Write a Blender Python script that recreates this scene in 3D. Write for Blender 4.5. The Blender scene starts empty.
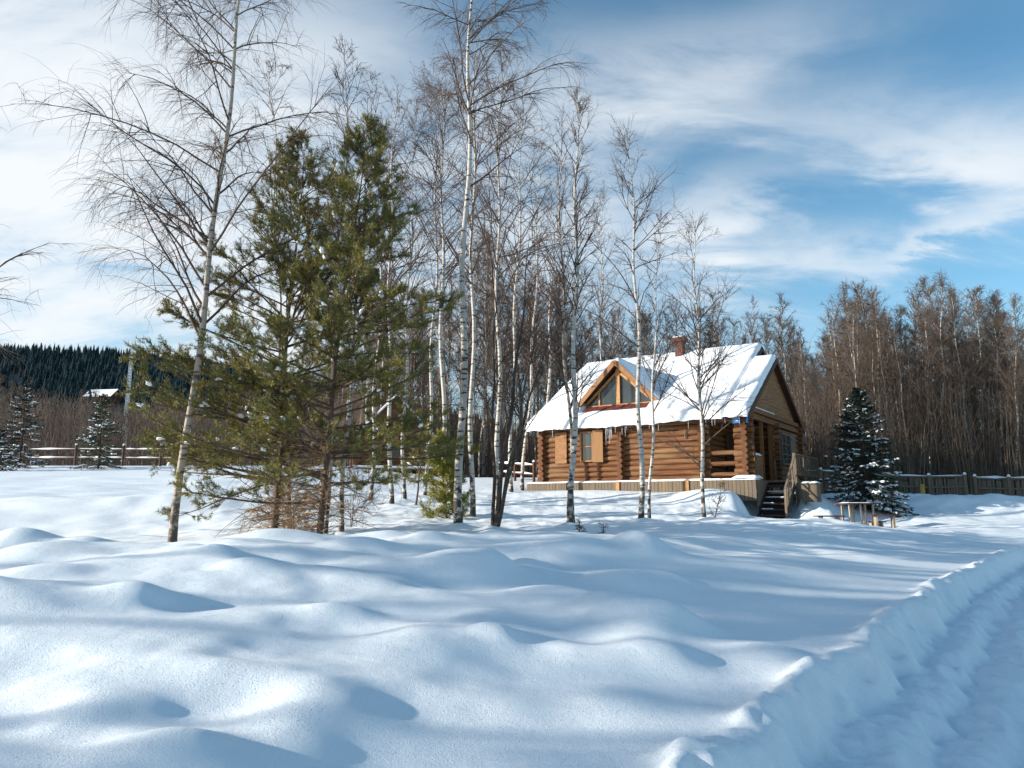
import bpy, math, random
import numpy as np
from mathutils import Vector, Matrix

S = bpy.context.scene
C = S.collection
CZ = 1.6                      # camera height above the road; heights below are given relative to the camera
F = 740.0
PITCH = math.radians(9.28)
# ---------------------------------------------------------------- camera
cam = bpy.data.cameras.new('camera'); co = bpy.data.objects.new('camera', cam); C.objects.link(co)
cam.sensor_width = 36.0; cam.lens = F / 1024 * 36.0; cam.clip_start = 0.05; cam.clip_end = 8000
co.location = (0, 0, CZ); co.rotation_euler = (math.radians(90) + PITCH, 0, 0)
S.camera = co
# ---------------------------------------------------------------- light
SUN_EL = math.radians(15.5)
SUN_AZ = math.radians(-98)     # measured clockwise from +Y (forward); negative = left
sdir = Vector((math.sin(SUN_AZ) * math.cos(SUN_EL), math.cos(SUN_AZ) * math.cos(SUN_EL), math.sin(SUN_EL)))
sl = bpy.data.lights.new('sun', 'SUN'); sl.energy = 4.8; sl.angle = math.radians(0.55); sl.color = (1.0, 0.92, 0.80)
so = bpy.data.objects.new('sun', sl); C.objects.link(so)
so.rotation_euler = (-sdir).to_track_quat('-Z', 'Y').to_euler()
W = bpy.data.worlds.new('World'); S.world = W; W.use_nodes = True
nt = W.node_tree; nt.nodes.clear()
def N(t, typ, **kw):
    n = t.nodes.new(typ)
    for k, v in kw.items(): setattr(n, k, v)
    return n
sky = N(nt, 'ShaderNodeTexSky', sky_type='NISHITA', sun_disc=False)
sky.sun_elevation = SUN_EL; sky.sun_rotation = SUN_AZ; sky.altitude = 300; sky.air_density = 1.0; sky.dust_density = 0.6; sky.ozone_density = 2.0
tc = N(nt, 'ShaderNodeTexCoord'); sp = N(nt, 'ShaderNodeSeparateXYZ'); nt.links.new(tc.outputs['Generated'], sp.inputs[0])
def M_(op, a, b=None, clamp=False):
    m = N(nt, 'ShaderNodeMath', operation=op, use_clamp=clamp)
    for i, v in enumerate((a, b)):
        if v is None: continue
        if isinstance(v, (int, float)): m.inputs[i].default_value = v
        else: nt.links.new(v, m.inputs[i])
    return m.outputs[0]
zz = M_('ADD', M_('MAXIMUM', sp.outputs[2], 0.0), 0.30)
cx = M_('DIVIDE', sp.outputs[0], zz); cy = M_('DIVIDE', sp.outputs[1], zz)
cmb = N(nt, 'ShaderNodeCombineXYZ'); nt.links.new(cx, cmb.inputs[0]); nt.links.new(cy, cmb.inputs[1])
def fnoise(rot, scl, off, nscale, detail, dist, lo, hi, rough=0.55):
    mp = N(nt, 'ShaderNodeMapping'); mp.inputs['Rotation'].default_value = (0, 0, rot); mp.inputs['Scale'].default_value = scl; mp.inputs['Location'].default_value = off
    nt.links.new(cmb.outputs[0], mp.inputs[0])
    no = N(nt, 'ShaderNodeTexNoise'); no.inputs['Scale'].default_value = nscale; no.inputs['Detail'].default_value = detail
    no.inputs['Roughness'].default_value = rough; no.inputs['Distortion'].default_value = dist
    nt.links.new(mp.outputs[0], no.inputs['Vector'])
    mr = N(nt, 'ShaderNodeMapRange'); mr.inputs[1].default_value = lo; mr.inputs[2].default_value = hi
    nt.links.new(no.outputs[0], mr.inputs[0]); return mr.outputs[0]
wispy = fnoise(0.9, (1.0, 2.2, 1), (7, 3, 0), 2.6, 9, 0.5, 0.25, 0.78, 0.6)      # streaks inside the clouds
puffy = fnoise(0.3, (1.0, 1.3, 1), (3.1, 1.7, 0), 3.2, 7, 0.3, 0.3, 0.7, 0.55)
az = M_('ADD', M_('ARCTAN2', sp.outputs[0], sp.outputs[1]), M_('MULTIPLY', M_('SUBTRACT', puffy, 0.5), 0.16))
el = M_('ADD', M_('ARCSINE', sp.outputs[2]), M_('MULTIPLY', M_('SUBTRACT', wispy, 0.5), 0.11))
# cloud banks: azimuth, elevation, half widths (degrees), tilt, strength
BANKS = [(13.5, 31.5, 11, 2.8, 4, .55), (22, 27.5, 10, 1.9, -14, .42), (31.5, 22.5, 4.8, 2.2, -10, .95), (17.5, 20.0, 4.2, 2.6, 28, 1.15), (22.5, 17.2, 7, 1.4, -6, .6),
         (33, 17.4, 4.2, 0.9, 9, .9), (38, 20.5, 4, 3, -20, .8), (9, 21, 6, 2.5, 0, .35), (3, 27, 7, 5, 10, .5), (-5, 22, 9, 8, 0, .6), (-33, 24, 14, 7, 10, 1.1), (-24, 14, 16, 6, 0, 1.15), (-36, 33, 9, 5, -20, .55), (-17, 31, 8, 6, 15, .6),
         (-60, 22, 22, 16, 0, 1.0), (-95, 18, 30, 14, 0, .9), (26, 39, 12, 2.5, -4, .12), (60, 24, 14, 5, 0, .7), (100, 20, 22, 6, 10, .5), (150, 25, 25, 8, 0, .5), (-150, 22, 25, 9, 0, .5), (2, 12, 18, 5, 0, .42)]
cov = None
for A0, E0, wa, we, tl, st_ in BANKS:
    ca, sa_ = math.cos(math.radians(tl)), math.sin(math.radians(tl)); wa = math.radians(wa); we = math.radians(we)
    da = M_('SUBTRACT', az, math.radians(A0)); de = M_('SUBTRACT', el, math.radians(E0))
    p_ = M_('ADD', M_('MULTIPLY', da, ca / wa), M_('MULTIPLY', de, sa_ / wa)); q_ = M_('ADD', M_('MULTIPLY', da, -sa_ / we), M_('MULTIPLY', de, ca / we))
    g_ = M_('MULTIPLY', M_('EXPONENT', M_('MULTIPLY', M_('ADD', M_('MULTIPLY', p_, p_), M_('MULTIPLY', q_, q_)), -0.8)), st_)
    cov = g_ if cov is None else M_('ADD', cov, g_)
cov = M_('MULTIPLY', cov, M_('ADD', 0.0, M_('MULTIPLY', wispy, 1.15)))
cov = M_('ADD', cov, M_('MULTIPLY', M_('MULTIPLY', wispy, puffy), 0.10))
cov = M_('POWER', cov, 1.35); cov = M_('MULTIPLY', M_('DIVIDE', cov, M_('ADD', cov, 0.50)), 1.35, clamp=True)
mx = N(nt, 'ShaderNodeMixRGB'); nt.links.new(cov, mx.inputs[0])
hs = N(nt, 'ShaderNodeHueSaturation'); hs.inputs['Hue'].default_value = 0.487; hs.inputs['Saturation'].default_value = 1.2; hs.inputs['Value'].default_value = 1.0
nt.links.new(sky.outputs[0], hs.inputs['Color']); nt.links.new(hs.outputs[0], mx.inputs[1])
mx.inputs[2].default_value = (4.7, 4.95, 5.15, 1)
bg = N(nt, 'ShaderNodeBackground'); bg.inputs[1].default_value = 0.118
nt.links.new(mx.outputs[0], bg.inputs[0])
wo = N(nt, 'ShaderNodeOutputWorld'); nt.links.new(bg.outputs[0], wo.inputs[0])
S.view_settings.view_transform = 'Standard'; S.view_settings.look = 'None'; S.view_settings.exposure = 0.74; S.view_settings.gamma = 1
try: S.view_settings.use_curve_mapping = False
except Exception: pass
S.cycles.max_bounces = 6; S.cycles.diffuse_bounces = 3; S.cycles.transparent_max_bounces = 4

# ---------------------------------------------------------------- helpers
cp, spn = math.cos(PITCH), math.sin(PITCH)
def unproj(px, py, y):
    """point at forward distance y seen at photo pixel px, py (z relative to the camera)"""
    t = (384 - py) / F
    z = y * (t * cp + spn) / (cp - t * spn)
    return (px - 512) / F * (y * cp + z * spn), y, z
def tag(o, label=None, cat=None, group=None, kind=None):
    if label: o['label'] = label
    if cat: o['category'] = cat
    if group: o['group'] = group
    if kind: o['kind'] = kind
    return o
def empty(name, loc, rz=0, label=None, cat=None, group=None):
    o = bpy.data.objects.new(name, None); C.objects.link(o); o.location = loc; o.rotation_euler = (0, 0, rz)
    o.empty_display_size = 0.3
    return tag(o, label, cat, group)
def mk(name, V, Fc, mats, parent=None, smooth=False, mi=None, loc=None):
    """V: (n,3) array, Fc: (m,k) int array (or list of lists)"""
    me = bpy.data.meshes.new(name)
    if isinstance(Fc, np.ndarray):
        n, m, k = len(V), len(Fc), Fc.shape[1]
        me.vertices.add(n); me.vertices.foreach_set('co', np.asarray(V, np.float32).ravel())
        me.loops.add(m * k); me.loops.foreach_set('vertex_index', Fc.astype(np.int32).ravel())
        me.polygons.add(m); me.polygons.foreach_set('loop_start', np.arange(0, m * k, k, dtype=np.int32))
        try: me.polygons.foreach_set('loop_total', np.full(m, k, np.int32))
        except Exception: pass
        me.update(calc_edges=True)
    else:
        me.from_pydata([tuple(v) for v in V], [], Fc); me.update()
    for m_ in (mats if isinstance(mats, (list, tuple)) else [mats]): me.materials.append(m_)
    if mi is not None: me.polygons.foreach_set('material_index', np.asarray(mi, np.int32))
    if smooth: me.polygons.foreach_set('use_smooth', np.ones(len(me.polygons), bool))
    o = bpy.data.objects.new(name, me); C.objects.link(o)
    if parent: o.parent = parent
    if loc: o.location = loc
    return o
class MB:
    """collects shapes and builds them as one mesh object"""
    def __init__(s): s.v = []; s.f = []; s.m = []
    def add(s, vs, fs, m=0):
        b = len(s.v); s.v += [tuple(v) for v in vs]; s.f += [[b + i for i in f] for f in fs]; s.m += [m] * len(fs); return s
    def box(s, x0, x1, y0, y1, z0, z1, m=0, rot=None):
        vs = [Vector((x, y, z)) for z in (z0, z1) for y in (y0, y1) for x in (x0, x1)]
        if rot:
            c = Vector(((x0 + x1) / 2, (y0 + y1) / 2, (z0 + z1) / 2)); R = Matrix.Rotation(rot[0], 3, rot[1])
            vs = [c + R @ (v - c) for v in vs]
        return s.add(vs, [(0, 2, 3, 1), (4, 5, 7, 6), (0, 1, 5, 4), (2, 6, 7, 3), (0, 4, 6, 2), (1, 3, 7, 5)], m)
    def bar(s, a, b, w, h, m=0, up=(0, 0, 1)):
        a, b = Vector(a), Vector(b); d = (b - a).normalized(); u = Vector(up)
        sd = d.cross(u); sd = sd.normalized() if sd.length > 1e-4 else Vector((1, 0, 0)); u2 = sd.cross(d)
        vs = [p + sd * (i * w / 2) + u2 * (j * h / 2) for p in (a, b) for i, j in ((-1, -1), (1, -1), (1, 1), (-1, 1))]
        return s.add(vs, [(0, 3, 2, 1), (4, 5, 6, 7), (0, 1, 5, 4), (1, 2, 6, 5), (2, 3, 7, 6), (3, 0, 4, 7)], m)
    def cyl(s, a, b, r, n=10, r2=None, m=0, cm=None, jit=0):
        a, b = Vector(a), Vector(b); d = (b - a).normalized(); r2 = r if r2 is None else r2
        u = d.orthogonal().normalized(); w = d.cross(u)
        ja = random.uniform(0, 6.28)
        ring = [(math.cos(ja + 6.2832 * i / n), math.sin(ja + 6.2832 * i / n)) for i in range(n)]
        vs = [a + (u * c + w * q) * r for c, q in ring] + [b + (u * c + w * q) * r2 for c, q in ring]
        s.add(vs, [(i, (i + 1) % n, n + (i + 1) % n, n + i) for i in range(n)], m)
        s.add(vs, [list(range(n))[::-1], list(range(n, 2 * n))], m if cm is None else cm)
        return s
    def prism(s, poly, ax, a, b, m=0):
        """extrude 2-D polygon along axis ax from a to b"""
        def P(p, t):
            return {'x': (t, p[0], p[1]), 'y': (p[0], t, p[1]), 'z': (p[0], p[1], t)}[ax]
        n = len(poly); vs = [P(p, a) for p in poly] + [P(p, b) for p in poly]
        return s.add(vs, [list(range(n))[::-1], list(range(n, 2 * n))] + [(i, (i + 1) % n, n + (i + 1) % n, n + i) for i in range(n)], m)
    def build(s, name, mats, parent=None, smooth=False, bevel=0, fix=True):
        o = mk(name, s.v, s.f, mats, parent, smooth, s.m)
        if fix:
            import bmesh
            bm = bmesh.new(); bm.from_mesh(o.data); bmesh.ops.recalc_face_normals(bm, faces=bm.faces); bm.to_mesh(o.data); bm.free()
        if bevel:
            mo = o.modifiers.new('bevel', 'BEVEL'); mo.width = bevel; mo.segments = 2; mo.limit_method = 'ANGLE'
        return o
def tubes(P, R, n=4):
    """P (m,k,3), R (m,k) -> verts, quads"""
    P = np.asarray(P, float); R = np.asarray(R, float); m, k, _ = P.shape
    T = np.gradient(P, axis=1); T /= np.linalg.norm(T, axis=2, keepdims=True) + 1e-9
    ref = np.where(np.abs(T[..., 2:3]) > 0.85, np.array([1., 0, 0]), np.array([0, 0, 1.]))
    ref = np.repeat(ref[:, k // 2:k // 2 + 1], k, axis=1)
    U = np.cross(T, ref); U /= np.linalg.norm(U, axis=2, keepdims=True) + 1e-9; Wv = np.cross(T, U)
    a = np.arange(n) * 2 * np.pi / n
    V = P[:, :, None] + R[:, :, None, None] * (U[:, :, None] * np.cos(a)[None, None, :, None] + Wv[:, :, None] * np.sin(a)[None, None, :, None])
    idx = np.arange(m * k * n).reshape(m, k, n); nx = np.roll(idx, -1, axis=2)
    Q = np.stack([idx[:, :-1], nx[:, :-1], nx[:, 1:], idx[:, 1:]], -1).reshape(-1, 4)
    return V.reshape(-1, 3), Q
class Acc:
    def __init__(s): s.V = []; s.Q = []; s.n = 0
    def add(s, V, Q): s.V.append(V); s.Q.append(Q + s.n); s.n += len(V)
    def get(s): return np.concatenate(s.V), np.concatenate(s.Q)
def hsh(ix, iy, seed):
    h = (ix.astype(np.int64) * 374761393 + iy.astype(np.int64) * 668265263 + seed * 1442695041) & 0xFFFFFFFF
    h = ((h ^ (h >> 13)) * 1274126177) & 0xFFFFFFFF
    return ((h ^ (h >> 16)) & 0xFFFF) / 65535.0
def vn(x, y, seed=0):
    ix = np.floor(x); iy = np.floor(y); fx = x - ix; fy = y - iy
    fx = fx * fx * fx * (fx * (fx * 6 - 15) + 10); fy = fy * fy * fy * (fy * (fy * 6 - 15) + 10)
    a = hsh(ix, iy, seed); b = hsh(ix + 1, iy, seed); c = hsh(ix, iy + 1, seed); d = hsh(ix + 1, iy + 1, seed)
    return (a + (b - a) * fx) + ((c + (d - c) * fx) - (a + (b - a) * fx)) * fy
def fbm(x, y, seed=0, o=4, g=0.5):
    s = 0; a = 1; t = 0
    for i in range(o):
        s = s + a * (vn(x * 2 ** i + 17.3 * i, y * 2 ** i - 9.1 * i, seed + i) - 0.5); t += a; a *= g
    return s / t * 2
def sst(e0, e1, x):
    t = np.clip((x - e0) / (e1 - e0), 0, 1); return t * t * (3 - 2 * t)

# ---------------------------------------------------------------- materials
def mat(name, col, rough=0.8, noise=None, bump=None, spec=0.3, metal=0, mix2=None):
    m = bpy.data.materials.new(name); m.use_nodes = True; t = m.node_tree; b = t.nodes['Principled BSDF']
    b.inputs['Base Color'].default_value = (*col, 1); b.inputs['Roughness'].default_value = rough
    b.inputs['Specular IOR Level'].default_value = spec; b.inputs['Metallic'].default_value = metal
    tcn = t.nodes.new('ShaderNodeTexCoord')
    def nz(scale, scl, detail, rg=0.6):
        mp = t.nodes.new('ShaderNodeMapping'); mp.inputs['Scale'].default_value = scl; t.links.new(tcn.outputs['Object'], mp.inputs[0])
        n = t.nodes.new('ShaderNodeTexNoise'); n.inputs['Scale'].default_value = scale; n.inputs['Detail'].default_value = detail; n.inputs['Roughness'].default_value = rg
        t.links.new(mp.outputs[0], n.inputs['Vector']); return n
    if noise:                       # (scale, (sx,sy,sz), colour2, lo, hi)
        n = nz(noise[0], noise[1], 6)
        r = t.nodes.new('ShaderNodeMapRange'); r.inputs[1].default_value = noise[3]; r.inputs[2].default_value = noise[4]
        t.links.new(n.outputs[0], r.inputs[0])
        x = t.nodes.new('ShaderNodeMixRGB'); x.inputs[1].default_value = (*col, 1); x.inputs[2].default_value = (*noise[2], 1)
        t.links.new(r.outputs[0], x.inputs[0]); out = x.outputs[0]
        if mix2:
            n2 = nz(mix2[0], mix2[1], 4); r2 = t.nodes.new('ShaderNodeMapRange'); r2.inputs[1].default_value = mix2[3]; r2.inputs[2].default_value = mix2[4]
            t.links.new(n2.outputs[0], r2.inputs[0]); x2 = t.nodes.new('ShaderNodeMixRGB'); x2.inputs[2].default_value = (*mix2[2], 1)
            t.links.new(out, x2.inputs[1]); t.links.new(r2.outputs[0], x2.inputs[0]); out = x2.outputs[0]
        t.links.new(out, b.inputs['Base Color'])
    if bump:                        # (scale, (sx,sy,sz), strength, dist)
        n = nz(bump[0], bump[1], 5); bn = t.nodes.new('ShaderNodeBump'); bn.inputs['Strength'].default_value = bump[2]; bn.inputs['Distance'].default_value = bump[3]
        t.links.new(n.outputs[0], bn.inputs['Height']); t.links.new(bn.outputs[0], b.inputs['Normal'])
    return m
def snow_mat(name, grain=1.0, col=(0.82, 0.88, 0.925)):
    m = bpy.data.materials.new(name); m.use_nodes = True; t = m.node_tree; b = t.nodes['Principled BSDF']
    b.inputs['Base Color'].default_value = (*col, 1); b.inputs['Specular IOR Level'].default_value = 0.25
    tcn = t.nodes.new('ShaderNodeTexCoord')
    n1 = t.nodes.new('ShaderNodeTexNoise'); n1.inputs['Scale'].default_value = 95; n1.inputs['Detail'].default_value = 5; n1.inputs['Roughness'].default_value = 0.7
    n2 = t.nodes.new('ShaderNodeTexNoise'); n2.inputs['Scale'].default_value = 9; n2.inputs['Detail'].default_value = 6
    t.links.new(tcn.outputs['Object'], n1.inputs['Vector']); t.links.new(tcn.outputs['Object'], n2.inputs['Vector'])
    b1 = t.nodes.new('ShaderNodeBump'); b1.inputs['Strength'].default_value = 0.55 * grain; b1.inputs['Distance'].default_value = 0.012
    b2 = t.nodes.new('ShaderNodeBump'); b2.inputs['Strength'].default_value = 0.35 * grain; b2.inputs['Distance'].default_value = 0.02
    t.links.new(n2.outputs[0], b2.inputs['Height']); t.links.new(n1.outputs[0], b1.inputs['Height']); t.links.new(b2.outputs[0], b1.inputs['Normal'])
    # single ice crystals: rare cells with a tilted mirror-like facet
    vo = t.nodes.new('ShaderNodeTexVoronoi'); vo.inputs['Scale'].default_value = 210; t.links.new(tcn.outputs['Object'], vo.inputs['Vector'])
    sx = t.nodes.new('ShaderNodeSeparateColor'); t.links.new(vo.outputs['Color'], sx.inputs[0])
    gt = t.nodes.new('ShaderNodeMath'); gt.operation = 'GREATER_THAN'; gt.inputs[1].default_value = 0.978; t.links.new(sx.outputs[0], gt.inputs[0])
    rr = t.nodes.new('ShaderNodeMapRange'); rr.inputs[3].default_value = 0.62; rr.inputs[4].default_value = 0.16; t.links.new(gt.outputs[0], rr.inputs[0])
    t.links.new(rr.outputs[0], b.inputs['Roughness'])
    vm = t.nodes.new('ShaderNodeVectorMath'); vm.operation = 'SUBTRACT'; vm.inputs[1].default_value = (0.5, 0.5, 0.5); t.links.new(vo.outputs['Color'], vm.inputs[0])
    vs = t.nodes.new('ShaderNodeVectorMath'); vs.operation = 'SCALE'; t.links.new(vm.outputs[0], vs.inputs[0])
    ms = t.nodes.new('ShaderNodeMath'); ms.operation = 'MULTIPLY'; ms.inputs[1].default_value = 0.9; t.links.new(gt.outputs[0], ms.inputs[0]); t.links.new(ms.outputs[0], vs.inputs['Scale'])
    va = t.nodes.new('ShaderNodeVectorMath'); va.operation = 'ADD'; t.links.new(b1.outputs[0], va.inputs[0]); t.links.new(vs.outputs[0], va.inputs[1])
    vnm = t.nodes.new('ShaderNodeVectorMath'); vnm.operation = 'NORMALIZE'; t.links.new(va.outputs[0], vnm.inputs[0]); t.links.new(vnm.outputs[0], b.inputs['Normal'])
    return m
SNOW = snow_mat('snow')
SNOW2 = mat('snow_load', (0.86, 0.88, 0.91), 0.6, bump=(14, (1, 1, 1), 0.5, 0.03), spec=0.2)
def ground_mat():
    m = SNOW.copy(); m.name = 'snow_ground'; t = m.node_tree; b = t.nodes['Principled BSDF']
    # far ground below the woods is littered with brown scrub; keep near snow clean
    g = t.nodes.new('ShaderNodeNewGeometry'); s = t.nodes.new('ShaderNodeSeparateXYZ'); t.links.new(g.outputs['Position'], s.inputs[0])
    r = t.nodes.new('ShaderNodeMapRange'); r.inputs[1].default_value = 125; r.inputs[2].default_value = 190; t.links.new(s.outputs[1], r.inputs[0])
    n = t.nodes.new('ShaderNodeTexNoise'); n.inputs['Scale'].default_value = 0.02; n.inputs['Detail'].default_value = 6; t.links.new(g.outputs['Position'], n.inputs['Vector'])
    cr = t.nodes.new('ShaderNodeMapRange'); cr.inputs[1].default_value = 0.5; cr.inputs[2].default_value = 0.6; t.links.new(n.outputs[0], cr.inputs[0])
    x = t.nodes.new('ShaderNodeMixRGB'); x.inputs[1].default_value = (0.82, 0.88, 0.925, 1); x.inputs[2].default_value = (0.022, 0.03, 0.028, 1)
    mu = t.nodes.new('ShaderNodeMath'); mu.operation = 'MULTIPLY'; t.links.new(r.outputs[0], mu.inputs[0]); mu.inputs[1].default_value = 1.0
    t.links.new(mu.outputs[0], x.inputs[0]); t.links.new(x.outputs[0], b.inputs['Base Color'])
    return m
GROUND = ground_mat()
LOGX = mat('log_along_front', (0.18, 0.072, 0.024), 0.65, noise=(3, (0.5, 7, 7), (0.085, 0.036, 0.017), 0.40, 0.62), mix2=(1.1, (0.4, 1, 2.2), (0.27, 0.165, 0.08), 0.50, 0.72), bump=(9, (0.35, 9, 9), 0.5, 0.02))
LOGY = mat('log_across', (0.19, 0.08, 0.026), 0.65, noise=(3, (7, 0.5, 7), (0.15, 0.065, 0.025), 0.42, 0.68), bump=(9, (9, 0.35, 9), 0.5, 0.02))
ENDG = mat('log_end_grain', (0.13, 0.055, 0.025), 0.8, noise=(14, (1, 1, 1), (0.09, 0.035, 0.015), 0.4, 0.65))
PLANK = mat('gable_planks', (0.33, 0.165, 0.07), 0.7, noise=(3, (2, 0.8, 16), (0.15, 0.07, 0.03), 0.4, 0.65), bump=(6, (1, 1, 16), 0.4, 0.02))
TRIM = mat('amber_trim', (0.42, 0.23, 0.085), 0.5, noise=(6, (1, 1, 3), (0.30, 0.14, 0.045), 0.4, 0.7))
DARKW = mat('dark_brown_wood', (0.10, 0.048, 0.026), 0.7, noise=(8, (1, 1, 4), (0.045, 0.022, 0.014), 0.4, 0.7))
GREYW = mat('weathered_board', (0.165, 0.13, 0.095), 0.85, noise=(7, (3, 3, 0.4), (0.13, 0.105, 0.08), 0.35, 0.65), mix2=(2.3, (3, 3, .1), (0.23, 0.17, 0.10), 0.5, 0.7), bump=(20, (3, 3, 0.4), 0.5, 0.01))
STAIRW = mat('stair_board', (0.055, 0.035, 0.035), 0.75, noise=(9, (1, 3, 3), (0.03, 0.02, 0.02), 0.4, 0.6))
REDM = mat('red_metal_sheet', (0.15, 0.04, 0.035), 0.5, noise=(5, (1, 1, 1), (0.08, 0.025, 0.022), 0.4, 0.7), spec=0.5)
BRICK = mat('chimney_brick', (0.15, 0.06, 0.045), 0.85, noise=(9, (1, 1, 2.5), (0.07, 0.035, 0.03), 0.45, 0.6), bump=(12, (1, 1, 3), 0.6, 0.02))
GLASS = mat('window_glass', (0.035, 0.045, 0.05), 0.08, spec=0.7)
BLUE = mat('blue_enamel', (0.02, 0.20, 0.55), 0.35, spec=0.5)
WHITE = mat('white_paint', (0.78, 0.79, 0.8), 0.5)
ICE = mat('ice', (0.62, 0.70, 0.76), 0.15, spec=0.6)
def birch_bark(name, white, dark, amt):
    m = mat(name, white, 0.7, noise=(2.2, (1.5, 1.5, 7), dark, amt, amt + 0.05), bump=(20, (1, 1, 4), 0.4, 0.01))
    t = m.node_tree; b = t.nodes['Principled BSDF']; lk = b.inputs['Base Color'].links[0].from_socket
    tcn = t.nodes.new('ShaderNodeTexCoord'); s = t.nodes.new('ShaderNodeSeparateXYZ'); t.links.new(tcn.outputs['Object'], s.inputs[0])
    n = t.nodes.new('ShaderNodeTexNoise'); n.inputs['Scale'].default_value = 5; n.inputs['Detail'].default_value = 4; t.links.new(tcn.outputs['Object'], n.inputs['Vector'])
    a = t.nodes.new('ShaderNodeMath'); a.operation = 'MULTIPLY_ADD'; a.inputs[1].default_value = 2.6; t.links.new(n.outputs[0], a.inputs[0])
    neg = t.nodes.new('ShaderNodeMath'); neg.operation = 'MULTIPLY'; neg.inputs[1].default_value = -0.5; t.links.new(s.outputs[2], neg.inputs[0]); t.links.new(neg.outputs[0], a.inputs[2])
    r = t.nodes.new('ShaderNodeMapRange'); r.inputs[1].default_value = 0.95; r.inputs[2].default_value = 1.15; t.links.new(a.outputs[0], r.inputs[0])
    x = t.nodes.new('ShaderNodeMixRGB'); x.inputs[2].default_value = (*dark, 1); t.links.new(lk, x.inputs[1]); t.links.new(r.outputs[0], x.inputs[0]); t.links.new(x.outputs[0], b.inputs['Base Color'])
    return m
BARK = birch_bark('birch_bark', (0.46, 0.43, 0.39), (0.055, 0.045, 0.04), 0.545)
BARKH = birch_bark('tan_birch_bark', (0.36, 0.305, 0.25), (0.10, 0.075, 0.06), 0.53)
BARK2 = birch_bark('grey_birch_bark', (0.40, 0.34, 0.27), (0.07, 0.05, 0.04), 0.56)
TWIG = mat('birch_twigs', (0.085, 0.055, 0.042), 0.75)
TWIG2 = mat('brown_twigs', (0.125, 0.086, 0.064), 0.8, noise=(0.3, (1, 1, 1), (0.08, 0.06, 0.05), 0.4, 0.6))
TWIGL = mat('sunlit_tan_twigs', (0.12, 0.09, 0.07), 0.8)
DARKB = mat('dark_bark', (0.10, 0.075, 0.06), 0.85, noise=(12, (1, 1, 3), (0.045, 0.035, 0.03), 0.4, 0.6), bump=(20, (1, 1, 3), 0.5, 0.01))
PINEB = mat('pine_bark', (0.13, 0.085, 0.055), 0.85, noise=(10, (1, 1, 3), (0.07, 0.045, 0.035), 0.4, 0.6), bump=(20, (1, 1, 3), 0.6, 0.02))
def needle(name, c1, c2, sc=1.2):
    m = mat(name, c1, 0.55, noise=(sc, (1, 1, 1), c2, 0.38, 0.62), spec=0.35)
    b = m.node_tree.nodes['Principled BSDF']
    return m
PNEED = needle('pine_needles', (0.25, 0.205, 0.045), (0.095, 0.105, 0.03), 1.6)
YNEED = needle('yellow_green_needles', (0.30, 0.27, 0.045), (0.15, 0.17, 0.03))
BNEED = needle('dry_needles', (0.33, 0.21, 0.11), (0.2, 0.12, 0.06))
SNEED = needle('spruce_needles', (0.022, 0.045, 0.028), (0.012, 0.026, 0.02))
SNEED2 = needle('green_spruce_needles', (0.06, 0.085, 0.025), (0.03, 0.05, 0.02))
HNEED = mat('hazed_hill_needles', (0.028, 0.048, 0.052), 1.0, noise=(.05, (1, 1, 1), (0.02, 0.034, 0.04), .4, .6), spec=0.0)  # blue distance haze is mixed into the needle colour

# ---------------------------------------------------------------- ground
EDGE = np.array([(-9, -9), (-3.2, -1.6), (-1.25, 0.9), (0.55, 3.2), (1.45, 4.4), (2.9, 6.3), (5.2, 9.4), (8.6, 13.9), (11.6, 17.4), (16.0, 21.6), (24, 26.5), (40, 33), (70, 45), (160, 70)], float)
def road_sd(x, y):
    """signed distance to the near-side road bank crest, positive to the right (road side)"""
    best = np.full(x.shape, 1e9); sg = np.ones(x.shape)
    for i in range(len(EDGE) - 1):
        a, b = EDGE[i], EDGE[i + 1]; d = b - a; L2 = d @ d
        t = np.clip(((x - a[0]) * d[0] + (y - a[1]) * d[1]) / L2, 0, 1)
        qx, qy = x - a[0] - t * d[0], y - a[1] - t * d[1]; dist = np.hypot(qx, qy)
        s = np.where(d[0] * qy - d[1] * qx > 0, -1.0, 1.0)
        m = dist < best; best = np.where(m, dist, best); sg = np.where(m, s, sg)
    return best * sg
# hand-placed snow pillows: px, py, distance, rx, ry, height
LUMPS = []
for px, py, D, rx, ry, h in [
    (40, 572, 8.6, .62, .5, .27), (100, 560, 9.3, .8, .5, .12), (225, 566, 9.0, .85, .55, .26), (150, 590, 7.2, .9, .45, .10), (330, 572, 8.2, .8, .4, .10),
    (150, 640, 4.9, .75, .45, .15), (235, 652, 4.45, .45, .35, .13), (60, 680, 4.0, .42, .3, .12), (215, 735, 3.25, .3, .25, .13), (125, 722, 3.3, .25, .25, .08),
    (330, 665, 4.15, .34, .42, .20), (300, 700, 3.6, .2, .25, .08), (440, 628, 5.3, .5, .45, .16), (420, 655, 4.5, .28, .3, .12), (395, 600, 6.5, .7, .4, .13),
    (460, 575, 8.0, .9, .5, .12), (560, 590, 7.0, .5, .5, .17), (620, 608, 6.2, .38, .35, .15), (520, 616, 5.7, .4, .3, .10), (640, 575, 8.4, .7, .4, .14),
    (560, 560, 9.8, .9, .4, .12), (470, 552, 11, 1.1, .4, .12), (700, 560, 10.0, .8, .4, .08), (10, 620, 5.6, .5, .4, .14), (10, 545, 11, 1.2, .6, .10), (300, 552, 11, .8, .4, .12)]:
    x, y, _ = unproj(px, py, D); LUMPS.append((x, y, rx, ry, h))
FEET = [unproj(a, 520, b)[:2] for a, b in ((171, 14), (318, 14), (274, 15.6), (326, 14.3), (341, 15.5), (460, 17), (471, 21), (494, 16.5), (571, 17), (642, 18.6), (649, 19.2), (704, 19.6), (497, 22), (391, 24), (404, 26))]
hr = random.Random(33)
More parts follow.
